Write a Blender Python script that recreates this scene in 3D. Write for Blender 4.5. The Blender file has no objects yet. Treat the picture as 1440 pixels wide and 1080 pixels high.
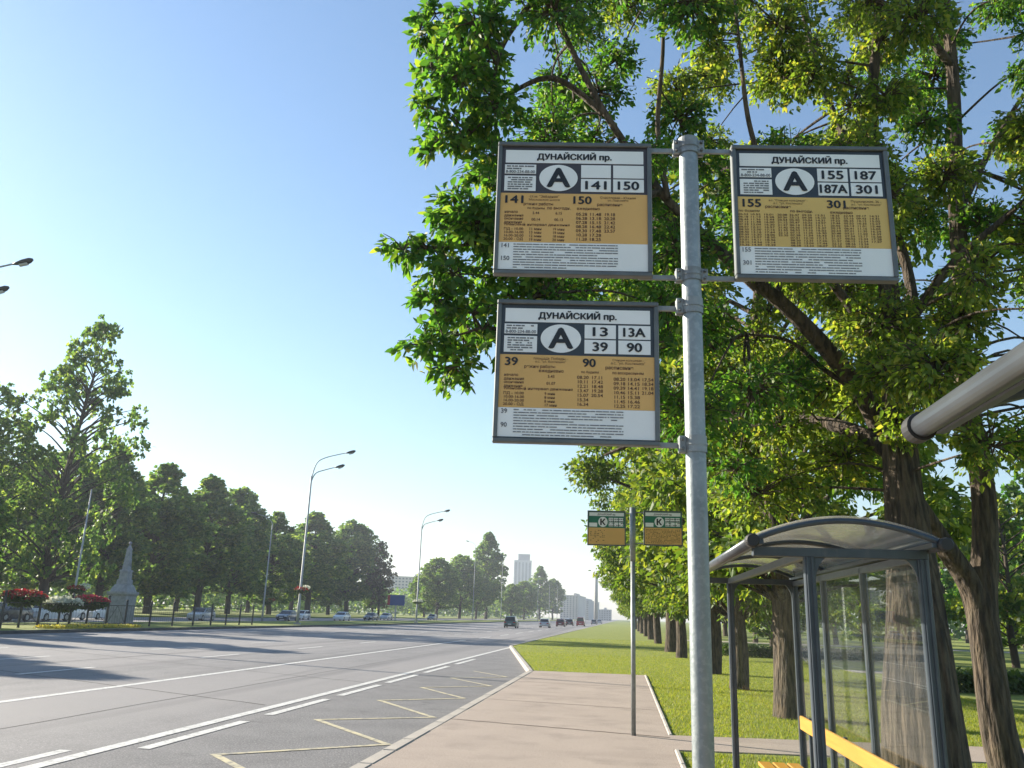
import bpy, math, random
import numpy as np
from mathutils import Matrix, Vector
R_ = math.radians
rng = np.random.default_rng(7)
random.seed(7)
sc = bpy.context.scene
COL = sc.collection

# ------------------------------------------------------------------ camera
F, CX, CY, CAMH = 1180.0, 720.0, 540.0, 1.7
VPX, VPY, HS = 875.0, 871.0, 0.035
def camdir(px, py):
    v = np.array([(px-CX)/F, -(py-CY)/F, -1.0]); return v/np.linalg.norm(v)
_y = camdir(VPX, VPY); _h = camdir(VPX+500, VPY+500*HS)
_u = np.cross(_h, _y); _u /= np.linalg.norm(_u)
if _u[1] < 0: _u = -_u
_x = np.cross(_y, _u)
ROT = np.array([_x, _y, _u])
def at(px, py, Y):
    d = ROT @ camdir(px, py); return np.array([0, 0, CAMH]) + d*(Y/d[1])
def atx(px, py, X):
    d = ROT @ camdir(px, py); return np.array([0, 0, CAMH]) + d*(X/d[0])
def gnd(px, py, z=0.0):
    d = ROT @ camdir(px, py); return np.array([0, 0, CAMH]) + d*((z-CAMH)/d[2])
cam = bpy.data.cameras.new('camera'); cam_o = bpy.data.objects.new('camera', cam); COL.objects.link(cam_o)
cam.sensor_width = 36; cam.lens = 36*F/1440; cam.clip_end = 8000; cam.clip_start = 0.05
M4 = Matrix([list(r)+[0] for r in ROT]+[[0, 0, 0, 1]]); M4.translation = (0, 0, CAMH)
cam_o.matrix_world = M4
sc.camera = cam_o

# ------------------------------------------------------------------ light
SUN_EL, SUN_AZ = R_(21), math.atan2(-0.93, 0.37)      # azimuth measured from +Y towards +X
sdir = Vector((math.sin(SUN_AZ)*math.cos(SUN_EL), math.cos(SUN_AZ)*math.cos(SUN_EL), math.sin(SUN_EL)))
w = bpy.data.worlds.new('World'); sc.world = w; w.use_nodes = True
nt = w.node_tree; bg = nt.nodes['Background']
sky = nt.nodes.new('ShaderNodeTexSky'); sky.sky_type = 'NISHITA'; sky.sun_disc = False
sky.sun_elevation = SUN_EL; sky.sun_rotation = SUN_AZ % (2*math.pi)
sky.air_density = 1.35; sky.dust_density = 0.4; sky.ozone_density = 4.2; sky.altitude = 0
nt.links.new(sky.outputs[0], bg.inputs[0]); bg.inputs[1].default_value = 0.075
sun = bpy.data.lights.new('sun', 'SUN'); sun.energy = 5.0; sun.angle = R_(0.6); sun.color = (1.0, 0.91, 0.76)
sun_o = bpy.data.objects.new('sun', sun); COL.objects.link(sun_o)
sun_o.rotation_euler = sdir.to_track_quat('Z', 'Y').to_euler(); sun_o.location = (-40, 20, 60)
vs = sc.view_settings; vs.view_transform = 'Standard'; vs.look = 'None'; vs.exposure = 1.48; vs.gamma = 1.0; vs.use_curve_mapping = False
cy = sc.cycles
cy.max_bounces = 7; cy.diffuse_bounces = 3; cy.glossy_bounces = 3; cy.transmission_bounces = 5
cy.transparent_max_bounces = 10; cy.volume_bounces = 0; cy.caustics_reflective = False; cy.caustics_refractive = False
cy.use_denoising = True; cy.sample_clamp_indirect = 6.0

# ------------------------------------------------------------------ materials
MATS = {}
def nodes_of(name):
    m = bpy.data.materials.new(name); m.use_nodes = True; MATS[name] = m
    n = m.node_tree; return m, n, n.nodes['Principled BSDF']
def mat(name, c1, c2=None, scale=5.0, rough=0.7, metal=0.0, bump=0.0, bscale=None, detail=6, stretch=None, spec=0.5, ramp=(0.35, 0.68), coat=0.0):
    m, n, b = nodes_of(name)
    b.inputs['Roughness'].default_value = rough; b.inputs['Metallic'].default_value = metal
    b.inputs['Specular IOR Level'].default_value = spec; b.inputs['Coat Weight'].default_value = coat
    c2 = c2 or tuple(x*0.82 for x in c1)
    tc = n.nodes.new('ShaderNodeTexCoord'); mp = n.nodes.new('ShaderNodeMapping')
    n.links.new(tc.outputs['Object'], mp.inputs[0])
    if stretch: mp.inputs['Scale'].default_value = stretch
    no = n.nodes.new('ShaderNodeTexNoise'); no.inputs['Scale'].default_value = scale; no.inputs['Detail'].default_value = detail
    n.links.new(mp.outputs[0], no.inputs['Vector'])
    cr = n.nodes.new('ShaderNodeValToRGB'); cr.color_ramp.elements[0].position = ramp[0]; cr.color_ramp.elements[1].position = ramp[1]
    cr.color_ramp.elements[0].color = (*c1, 1); cr.color_ramp.elements[1].color = (*c2, 1)
    n.links.new(no.outputs[0], cr.inputs[0]); n.links.new(cr.outputs[0], b.inputs['Base Color'])
    if bump:
        n2 = n.nodes.new('ShaderNodeTexNoise'); n2.inputs['Scale'].default_value = bscale or scale*8; n2.inputs['Detail'].default_value = 4
        n.links.new(mp.outputs[0], n2.inputs['Vector'])
        bp = n.nodes.new('ShaderNodeBump'); bp.inputs['Strength'].default_value = bump; bp.inputs['Distance'].default_value = 0.02
        n.links.new(n2.outputs[0], bp.inputs['Height']); n.links.new(bp.outputs[0], b.inputs['Normal'])
    return m
def mixin(name, c, scale, lo, hi, fac=1.0, detail=5, stretch=None):
    """blend a second wear colour into an existing material by a noise mask"""
    m = MATS[name]; n = m.node_tree; b = n.nodes['Principled BSDF']
    src = b.inputs['Base Color'].links[0].from_socket
    tc = n.nodes.new('ShaderNodeTexCoord'); mp = n.nodes.new('ShaderNodeMapping'); n.links.new(tc.outputs['Object'], mp.inputs[0])
    if stretch: mp.inputs['Scale'].default_value = stretch
    no = n.nodes.new('ShaderNodeTexNoise'); no.inputs['Scale'].default_value = scale; no.inputs['Detail'].default_value = detail
    n.links.new(mp.outputs[0], no.inputs['Vector'])
    mr = n.nodes.new('ShaderNodeMapRange'); mr.inputs[1].default_value = lo; mr.inputs[2].default_value = hi; mr.inputs[4].default_value = fac
    n.links.new(no.outputs[0], mr.inputs[0])
    mx = n.nodes.new('ShaderNodeMixRGB'); n.links.new(mr.outputs[0], mx.inputs[0]); n.links.new(src, mx.inputs[1]); mx.inputs[2].default_value = (*c, 1)
    n.links.new(mx.outputs[0], b.inputs['Base Color'])
mat('asphalt', (0.195, 0.185, 0.185), (0.145, 0.140, 0.142), 0.9, 0.8, bump=0.5, bscale=60)
mixin('asphalt', (0.34, 0.325, 0.31), 45, 0.54, 0.66, 0.85, 3)
mixin('asphalt', (0.07, 0.068, 0.07), 38, 0.56, 0.68, 0.7, 3)
mixin('asphalt', (0.245, 0.230, 0.225), 0.22, 0.42, 0.60, 0.85, 5, (1, 0.10, 1))
mixin('asphalt', (0.115, 0.11, 0.112), 0.55, 0.54, 0.68, 0.7, 4, (1, 0.02, 1))
mixin('asphalt', (0.06, 0.058, 0.06), 1.1, 0.64, 0.78, 0.55, 6, (1, 0.06, 1))
mat('bay_asphalt', (0.165, 0.16, 0.163), (0.125, 0.121, 0.125), 1.2, 0.85, bump=0.5, bscale=60)
mixin('bay_asphalt', (0.32, 0.305, 0.29), 40, 0.54, 0.66, 0.85, 3)
mixin('bay_asphalt', (0.06, 0.058, 0.06), 34, 0.56, 0.68, 0.7, 3)
mixin('bay_asphalt', (0.05, 0.05, 0.052), 1.6, 0.62, 0.75, 0.6, 6)
mat('path', (0.36, 0.292, 0.245), (0.315, 0.255, 0.213), 0.8, 0.9, bump=0.35, bscale=90)
mixin('path', (0.24, 0.195, 0.165), 1.4, 0.52, 0.72, 0.8, 9)
mixin('path', (0.22, 0.175, 0.15), 0.5, 0.58, 0.72, 0.5, 9, (.4, 1.6, 1))
mixin('path', (0.48, 0.40, 0.34), 60, 0.54, 0.68, 0.7, 3)
mixin('path', (0.17, 0.135, 0.115), 48, 0.58, 0.68, 0.6, 3)
mat('kerb', (0.42, 0.38, 0.33), (0.33, 0.30, 0.27), 3, 0.9, bump=0.3, bscale=40)
mat('kerb_dark', (0.10, 0.10, 0.095), (0.07, 0.07, 0.068), 3, 0.9, bump=0.3, bscale=40)
mat('paint_white', (0.60, 0.59, 0.56), (0.50, 0.49, 0.465), 4, 0.7)
mixin('paint_white', (0.22, 0.215, 0.21), 14, 0.53, 0.68, 0.8, 8)
mat('paint_yellow', (0.55, 0.48, 0.30), (0.46, 0.41, 0.28), 4, 0.7)
mixin('paint_yellow', (0.19, 0.18, 0.165), 11, 0.48, 0.66, 0.85, 8)
mat('dark_strip', (0.05, 0.048, 0.047), (0.035, 0.034, 0.034), 4, 0.9)
mat('lawn', (0.195, 0.225, 0.022), (0.15, 0.185, 0.018), 0.5, 0.95, bump=0.9, bscale=35)
mixin('lawn', (0.27, 0.27, 0.06), 2.2, 0.5, 0.72, 0.8, 6)
mixin('lawn', (0.08, 0.12, 0.014), 18, 0.52, 0.7, 0.7, 5)
mat('ground', (0.11, 0.13, 0.05), (0.08, 0.10, 0.04), 0.05, 0.95)
mat('park_path', (0.36, 0.31, 0.26), (0.30, 0.26, 0.22), 1.0, 0.9)
mat('galv', (0.27, 0.30, 0.31), (0.21, 0.24, 0.25), 14, 0.48, 0.55, bump=0.06, bscale=60)
mixin('galv', (0.34, 0.365, 0.37), 55, 0.5, 0.62, 0.5, 3)
mixin('galv', (0.15, 0.15, 0.145), 7, 0.62, 0.75, 0.5, 7, (1, 1, .25))
mat('galv_dull', (0.30, 0.32, 0.32), (0.22, 0.235, 0.24), 18, 0.55, 0.5, bump=0.1)
mixin('galv_dull', (0.14, 0.13, 0.12), 9, 0.58, 0.72, 0.5, 7)
mat('alu', (0.145, 0.158, 0.158), (0.11, 0.12, 0.122), 12, 0.5, 0.4)
mat('alu_dark', (0.10, 0.115, 0.12), (0.08, 0.09, 0.10), 12, 0.5, 0.3)
mat('shelter_frame', (0.052, 0.068, 0.085), (0.040, 0.053, 0.068), 9, 0.42, 0.1)
mixin('shelter_frame', (0.15, 0.15, 0.14), 14, 0.6, 0.75, 0.35, 6, (1, 1, .3))
mat('tube_alu', (0.085, 0.094, 0.108), (0.068, 0.076, 0.088), 6, 0.34, 0.3)
mixin('tube_alu', (0.045, 0.046, 0.048), 18, 0.58, 0.72, 0.45, 6, (1, .2, 1))
mat('rubber', (0.02, 0.02, 0.021), None, 9, 0.6)
mat('wood_yellow', (0.50, 0.27, 0.045), (0.42, 0.22, 0.035), 2, 0.4, stretch=(20, 1, 20), bump=0.1)
mat('sign_white', (0.84, 0.86, 0.85), (0.78, 0.80, 0.79), 6, 0.4)
mat('sign_navy', (0.030, 0.040, 0.052), (0.026, 0.034, 0.045), 6, 0.4)
mat('sign_brown', (0.052, 0.045, 0.052), (0.045, 0.04, 0.046), 6, 0.4)
mat('sign_green', (0.018, 0.17, 0.105), (0.015, 0.15, 0.09), 6, 0.4)
mat('sign_orange', (0.72, 0.43, 0.135), (0.66, 0.39, 0.12), 4, 0.45)
mat('sign_amber', (0.72, 0.48, 0.14), (0.66, 0.44, 0.125), 4, 0.45)
mat('sign_ink', (0.012, 0.014, 0.018), None, 9, 0.5)
mat('sign_ink_brown', (0.10, 0.045, 0.02), None, 9, 0.5)
mat('sign_ink_grey', (0.16, 0.17, 0.19), None, 9, 0.5)
mat('granite', (0.33, 0.34, 0.345), (0.24, 0.25, 0.26), 5, 0.8, bump=0.3, bscale=30)
mixin('granite', (0.15, 0.15, 0.15), 2.0, 0.55, 0.75, 0.6, 7)
mat('lamp_pole', (0.40, 0.41, 0.41), (0.32, 0.33, 0.33), 2, 0.6, 0.2)
mat('lamp_head', (0.035, 0.037, 0.04), None, 8, 0.5)
mat('lamp_glass', (0.5, 0.5, 0.48), None, 8, 0.25)
mat('fence_metal', (0.030, 0.034, 0.034), (0.05, 0.05, 0.05), 8, 0.6)
mat('planter', (0.03, 0.06, 0.025), (0.02, 0.045, 0.02), 8, 0.8)
mat('bark', (0.035, 0.027, 0.021), (0.118, 0.088, 0.060), 20, 0.95, stretch=(1, 1, 0.16), ramp=(0.38, 0.62))
mixin('bark', (0.12, 0.10, 0.068), 4, 0.55, 0.75, 0.5, 6)
def bark_relief(name):
    n = MATS[name].node_tree; b = n.nodes['Principled BSDF']
    tc = n.nodes.new('ShaderNodeTexCoord'); mp = n.nodes.new('ShaderNodeMapping'); mp.inputs['Scale'].default_value = (1, 1, .17); n.links.new(tc.outputs['Object'], mp.inputs[0])
    no = n.nodes.new('ShaderNodeTexNoise'); no.inputs['Scale'].default_value = 16; no.inputs['Detail'].default_value = 7; n.links.new(mp.outputs[0], no.inputs['Vector'])
    bp = n.nodes.new('ShaderNodeBump'); bp.inputs['Strength'].default_value = 1.0; bp.inputs['Distance'].default_value = 0.12
    n.links.new(no.outputs[0], bp.inputs['Height']); n.links.new(bp.outputs[0], b.inputs['Normal'])
bark_relief('bark')
mat('bark_far', (0.085, 0.065, 0.05), (0.055, 0.042, 0.033), 3, 0.95, stretch=(1, 1, .3))
mat('twig', (0.085, 0.062, 0.042), (0.06, 0.045, 0.03), 6, 0.9)
mat('tower_wall', (0.34, 0.37, 0.42), (0.30, 0.33, 0.38), 0.2, 0.6)
mat('tower_dark', (0.12, 0.15, 0.20), None, 0.3, 0.35)
mat('panel_wall', (0.50, 0.47, 0.45), (0.44, 0.41, 0.40), 0.1, 0.8)
mat('panel_wall_grey', (0.40, 0.41, 0.43), (0.34, 0.35, 0.37), 0.1, 0.8)
mat('window_dark', (0.10, 0.115, 0.135), None, 0.5, 0.3)
mat('billboard_blue', (0.02, 0.07, 0.25), (0.018, 0.06, 0.22), 2, 0.4)
mat('billboard_red', (0.35, 0.03, 0.04), None, 2, 0.4)
mat('billboard_white', (0.6, 0.6, 0.6), None, 2, 0.4)
mat('concrete', (0.42, 0.40, 0.38), (0.34, 0.33, 0.31), 1.0, 0.9)
mat('tyre', (0.018, 0.018, 0.019), None, 9, 0.85)
mat('rim', (0.42, 0.43, 0.44), None, 9, 0.35, 0.6)
mat('car_glass', (0.018, 0.024, 0.03), None, 9, 0.08)
mat('headlight', (0.62, 0.65, 0.68), None, 9, 0.15)
mat('taillight', (0.35, 0.012, 0.015), None, 9, 0.2)
mat('plate', (0.7, 0.7, 0.7), None, 9, 0.5)
mat('trim', (0.025, 0.025, 0.027), None, 9, 0.6)
for nm, c in dict(white=(0.72, 0.73, 0.74), silver=(0.42, 0.43, 0.45), dark=(0.03, 0.034, 0.042), blue=(0.04, 0.08, 0.13), green=(0.05, 0.10, 0.085), red=(0.33, 0.02, 0.025), maroon=(0.12, 0.02, 0.025), grey=(0.16, 0.17, 0.18)).items():
    mat('car_'+nm, c, tuple(x*0.94 for x in c), 3, 0.28, 0.15 if nm in ('silver', 'grey', 'green') else 0.0, coat=0.6)

def leafmat(name, cols, trans=0.42, tcol=None, rough=0.55):
    m, n, b = nodes_of(name)
    g = n.nodes.new('ShaderNodeNewGeometry'); cr = n.nodes.new('ShaderNodeValToRGB')
    els = cr.color_ramp.elements
    while len(els) < len(cols): els.new(0.5)
    for i, (p, c) in enumerate(cols): els[i].position = p; els[i].color = (*c, 1)
    n.links.new(g.outputs['Random Per Island'], cr.inputs[0])
    b.inputs['Roughness'].default_value = rough; b.inputs['Specular IOR Level'].default_value = 0.4
    n.links.new(cr.outputs[0], b.inputs['Base Color'])
    tr = n.nodes.new('ShaderNodeBsdfTranslucent')
    mx = n.nodes.new('ShaderNodeMixRGB'); mx.blend_type = 'MULTIPLY'; mx.inputs[0].default_value = 1
    n.links.new(cr.outputs[0], mx.inputs[1]); mx.inputs[2].default_value = (*(tcol or (2.4, 2.3, 0.9)), 1)
    n.links.new(mx.outputs[0], tr.inputs[0])
    ms = n.nodes.new('ShaderNodeMixShader'); ms.inputs[0].default_value = trans
    out = n.nodes['Material Output']
    n.links.new(b.outputs[0], ms.inputs[1]); n.links.new(tr.outputs[0], ms.inputs[2]); n.links.new(ms.outputs[0], out.inputs['Surface'])
leafmat('leaf_near', [(0, (0.032, 0.088, 0.018)), (0.5, (0.062, 0.145, 0.024)), (0.85, (0.12, 0.205, 0.03)), (0.98, (0.20, 0.24, 0.04)), (1.0, (0.28, 0.24, 0.06))], .5, (2.1, 2.3, 1.0))
leafmat('leaf_olive', [(0, (0.05, 0.10, 0.020)), (0.5, (0.115, 0.178, 0.032)), (0.85, (0.19, 0.235, 0.045)), (1.0, (0.27, 0.25, 0.07))], .55)
leafmat('leaf_row', [(0, (0.045, 0.09, 0.018)), (0.5, (0.085, 0.145, 0.024)), (1.0, (0.18, 0.205, 0.04))], .48)
leafmat('leaf_far', [(0, (0.045, 0.095, 0.034)), (0.5, (0.092, 0.158, 0.045)), (1.0, (0.21, 0.25, 0.07))], 0.5, (2.1, 2.2, 1.0))
leafmat('leaf_brown', [(0, (0.06, 0.058, 0.03)), (0.5, (0.09, 0.08, 0.035)), (1.0, (0.13, 0.11, 0.045))], 0.3, (1.6, 1.4, 1))
leafmat('leaf_hedge', [(0, (0.025, 0.055, 0.012)), (1.0, (0.06, 0.10, 0.02))], 0.25)
leafmat('grass_blade', [(0, (0.11, 0.16, 0.014)), (0.6, (0.20, 0.23, 0.022)), (1.0, (0.30, 0.27, 0.07))], 0.45, (2.0, 2.0, 0.8))
leafmat('flower_red', [(0, (0.22, 0.012, 0.014)), (0.55, (0.36, 0.03, 0.04)), (0.75, (0.06, 0.08, 0.02)), (1.0, (0.10, 0.12, 0.03))], 0.3, (1.4, 1, 1))
leafmat('flower_pink', [(0, (0.32, 0.015, 0.04)), (0.6, (0.45, 0.05, 0.10)), (0.8, (0.06, 0.08, 0.02)), (1.0, (0.10, 0.12, 0.03))], 0.3, (1.4, 1, 1))
leafmat('flower_white', [(0, (0.65, 0.66, 0.55)), (0.8, (0.7, 0.7, 0.6)), (1.0, (0.12, 0.14, 0.04))], 0.3, (1.1, 1.1, 1))
leafmat('flower_yellow', [(0, (0.65, 0.5, 0.05)), (0.7, (0.6, 0.55, 0.1)), (1.0, (0.12, 0.14, 0.04))], 0.3, (1.1, 1.1, 1))

def glassmat(name, tint, gloss, refl=1.45, dirt=0.08, dcol=(0.5, 0.5, 0.45), rough=0.03, lo=.4, hi=2.0, sc_=(6, 6, 1.2)):
    m, n, b = nodes_of(name)
    tr = n.nodes.new('ShaderNodeBsdfTransparent'); tr.inputs[0].default_value = (*tint, 1)
    gl = n.nodes.new('ShaderNodeBsdfGlossy'); gl.inputs['Roughness'].default_value = rough
    fr = n.nodes.new('ShaderNodeFresnel'); fr.inputs[0].default_value = refl
    mul = n.nodes.new('ShaderNodeMath'); mul.operation = 'MULTIPLY'; mul.inputs[1].default_value = gloss
    n.links.new(fr.outputs[0], mul.inputs[0])
    ms = n.nodes.new('ShaderNodeMixShader'); n.links.new(mul.outputs[0], ms.inputs[0]); n.links.new(tr.outputs[0], ms.inputs[1]); n.links.new(gl.outputs[0], ms.inputs[2])
    df = n.nodes.new('ShaderNodeBsdfDiffuse'); df.inputs[0].default_value = (*dcol, 1)
    tl = n.nodes.new('ShaderNodeBsdfTranslucent'); tl.inputs[0].default_value = (*dcol, 1)
    dd = n.nodes.new('ShaderNodeMixShader'); n.links.new(df.outputs[0], dd.inputs[1]); n.links.new(tl.outputs[0], dd.inputs[2])
    tc = n.nodes.new('ShaderNodeTexCoord'); mp = n.nodes.new('ShaderNodeMapping'); mp.inputs['Scale'].default_value = sc_
    no = n.nodes.new('ShaderNodeTexNoise'); no.inputs['Scale'].default_value = 3; no.inputs['Detail'].default_value = 8
    n.links.new(tc.outputs['Object'], mp.inputs[0]); n.links.new(mp.outputs[0], no.inputs['Vector'])
    mr = n.nodes.new('ShaderNodeMapRange'); mr.inputs[1].default_value = 0.35; mr.inputs[2].default_value = 0.75; mr.inputs[3].default_value = dirt*lo; mr.inputs[4].default_value = dirt*hi
    n.links.new(no.outputs[0], mr.inputs[0])
    m2 = n.nodes.new('ShaderNodeMixShader'); n.links.new(mr.outputs[0], m2.inputs[0]); n.links.new(ms.outputs[0], m2.inputs[1]); n.links.new(dd.outputs[0], m2.inputs[2])
    n.links.new(m2.outputs[0], n.nodes['Material Output'].inputs['Surface'])
glassmat('glass', (0.97, 0.98, 0.975), 0.35, dirt=0.010, rough=0.0)
glassmat('polycarb', (0.86, 0.86, 0.80), 0.8, dirt=0.21, dcol=(0.92, 0.9, 0.84), rough=0.10, lo=.75, hi=1.3, sc_=(1.5, 1.2, 1.5))

# ------------------------------------------------------------------ mesh helpers
class MB:
    def __init__(s): s.v = []; s.f = []; s.n = 0
    def add(s, v, f):
        v = np.asarray(v, float).reshape(-1, 3); s.v.append(v); s.f += [tuple(int(i)+s.n for i in q) for q in f]; s.n += len(v); return s
    def box(s, c, d, rz=0.0):
        x, y, z = [k/2 for k in d]
        v = np.array([(-x, -y, -z), (x, -y, -z), (x, y, -z), (-x, y, -z), (-x, -y, z), (x, -y, z), (x, y, z), (-x, y, z)])
        if rz: v = v @ np.array([[math.cos(rz), math.sin(rz), 0], [-math.sin(rz), math.cos(rz), 0], [0, 0, 1]])
        return s.add(v+np.array(c), [(0, 3, 2, 1), (4, 5, 6, 7), (0, 1, 5, 4), (1, 2, 6, 5), (2, 3, 7, 6), (3, 0, 4, 7)])
    def bbox(s, c, d, bev=0.004, rz=0.0):
        """chamfered box"""
        x, y, z = [k/2 for k in d]; b = min(bev, x*.9, y*.9, z*.9); vs = []; idx = {}
        for sx in (-1, 1):
            for sy in (-1, 1):
                for sz in (-1, 1):
                    for ax in range(3):
                        p = [sx*x, sy*y, sz*z]
                        for k in range(3):
                            if k != ax: p[k] -= (sx, sy, sz)[k]*b
                        idx[(sx, sy, sz, ax)] = len(vs); vs.append(p)
        import itertools
        fs = []
        for ax in range(3):
            o = [k for k in range(3) if k != ax]
            for sg in (-1, 1):
                q = []
                for a, c2 in ((-1, -1), (1, -1), (1, 1), (-1, 1)):
                    k = [0, 0, 0]; k[ax] = sg; k[o[0]] = a; k[o[1]] = c2; q.append(idx[(*k, ax)])
                fs.append(q if (sg > 0) == (ax != 1) else q[::-1])
        for ax in range(3):
            o = [k for k in range(3) if k != ax]
            for a in (-1, 1):
                for c2 in (-1, 1):
                    q = []
                    for t, who in ((-1, o[0]), (1, o[0]), (1, o[1]), (-1, o[1])):
                        k = [0, 0, 0]; k[ax] = t; k[o[0]] = a; k[o[1]] = c2; q.append(idx[(*k, who)])
                    fs.append(q)
        for k in itertools.product((-1, 1), repeat=3): fs.append([idx[(*k, 0)], idx[(*k, 1)], idx[(*k, 2)]])
        v = np.array(vs)
        if rz: v = v @ np.array([[math.cos(rz), math.sin(rz), 0], [-math.sin(rz), math.cos(rz), 0], [0, 0, 1]])
        return s.add(v+np.array(c), fs)
    def tube(s, pts, rad, seg=8, cap=True, mod=None):
        P = np.asarray(pts, float); n = len(P); rad = np.broadcast_to(np.asarray(rad, float), (n,))
        T = np.gradient(P, axis=0); T /= np.linalg.norm(T, axis=1)[:, None]+1e-9
        ref = np.array([0, 0, 1.0]) if abs(T[0][2]) < 0.9 else np.array([1.0, 0, 0])
        a = np.linspace(0, 2*np.pi, seg, endpoint=False); V = []
        u = np.cross(ref, T[0]); u /= np.linalg.norm(u)
        for i in range(n):
            u = u-T[i]*np.dot(u, T[i]); u /= np.linalg.norm(u)+1e-9; w_ = np.cross(T[i], u)
            r = rad[i] if mod is None else rad[i]*mod(i, a)
            V.append(P[i]+(np.cos(a)*r)[:, None]*u+(np.sin(a)*r)[:, None]*w_)
        f = []
        for i in range(n-1):
            for k in range(seg):
                k2 = (k+1) % seg; f.append((i*seg+k, i*seg+k2, (i+1)*seg+k2, (i+1)*seg+k))
        if cap: f.append(tuple(range(seg))[::-1]); f.append(tuple((n-1)*seg+k for k in range(seg)))
        return s.add(np.concatenate(V), f)
    def lathe(s, prof, seg=16, c=(0, 0, 0)):
        return s.tube([(c[0], c[1], c[2]+z) for r, z in prof], [max(r, 1e-4) for r, z in prof], seg) if all(prof[i][1] < prof[i+1][1] for i in range(len(prof)-1)) else s._lathe(prof, seg, c)
    def _lathe(s, prof, seg, c):
        a = np.linspace(0, 2*np.pi, seg, endpoint=False); V = []; f = []
        for r, z in prof: V.append(np.stack([c[0]+r*np.cos(a), c[1]+r*np.sin(a), np.full(seg, c[2]+z)], 1))
        for i in range(len(prof)-1):
            for k in range(seg): k2 = (k+1) % seg; f.append((i*seg+k, i*seg+k2, (i+1)*seg+k2, (i+1)*seg+k))
        f.append(tuple(range(seg))[::-1]); f.append(tuple((len(prof)-1)*seg+k for k in range(seg)))
        return s.add(np.concatenate(V), f)
    def prism(s, poly, z0, z1):
        n = len(poly); v = [(x, y, z0) for x, y in poly]+[(x, y, z1) for x, y in poly]
        ar = sum(poly[i][0]*poly[(i+1) % n][1]-poly[(i+1) % n][0]*poly[i][1] for i in range(n))
        f = [tuple(range(n))[::-1], tuple(range(n, 2*n))]+[(i, (i+1) % n, (i+1) % n+n, i+n) for i in range(n)]
        if ar < 0: f = [q[::-1] for q in f]
        return s.add(v, f)
    def mesh(s, name, material, smooth=False):
        me = bpy.data.meshes.new(name)
        V = np.concatenate(s.v) if s.v else np.zeros((0, 3))
        me.from_pydata(V.tolist(), [], s.f); me.update()
        if smooth: me.polygons.foreach_set('use_smooth', np.ones(len(me.polygons), bool))
        me.materials.append(MATS[material]); return me
    def build(s, name, material, parent=None, smooth=False, loc=(0, 0, 0)):
        o = bpy.data.objects.new(name, s.mesh(name, material, smooth)); COL.objects.link(o)
        if parent: o.parent = parent
        o.location = loc; return o
def fastmesh(name, V, quads, material, smooth=False):
    """big meshes straight from numpy: V (n,3), quads (m,k)"""
    me = bpy.data.meshes.new(name); m, k = quads.shape
    me.vertices.add(len(V)); me.vertices.foreach_set('co', np.ascontiguousarray(V, np.float32).ravel())
    me.loops.add(m*k); me.loops.foreach_set('vertex_index', np.ascontiguousarray(quads, np.int32).ravel())
    me.polygons.add(m); me.polygons.foreach_set('loop_start', np.arange(0, m*k, k, dtype=np.int32))
    if smooth: me.polygons.foreach_set('use_smooth', np.ones(m, bool))
    me.update(calc_edges=True); me.validate(); me.materials.append(MATS[material]); return me
def link(name, me, parent=None, loc=(0, 0, 0)):
    o = bpy.data.objects.new(name, me); COL.objects.link(o)
    if parent: o.parent = parent
    o.location = loc; return o
def tag(o, label=None, cat=None, group=None, kind=None):
    if label: o['label'] = label
    if cat: o['category'] = cat
    if group: o['group'] = group
    if kind: o['kind'] = kind
    return o
def thing(name, label, cat, loc=(0, 0, 0), rz=0.0, group=None):
    o = bpy.data.objects.new(name, None); COL.objects.link(o); o.location = loc; o.rotation_euler = (0, 0, rz); o.empty_display_size = 0.2
    return tag(o, label, cat, group)
def copy_tree(o, parent=None):
    c = o.copy(); COL.objects.link(c); c.parent = parent
    for ch in list(o.children): copy_tree(ch, c)
    return c
def struct(o): o['kind'] = 'structure'; return o

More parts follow.
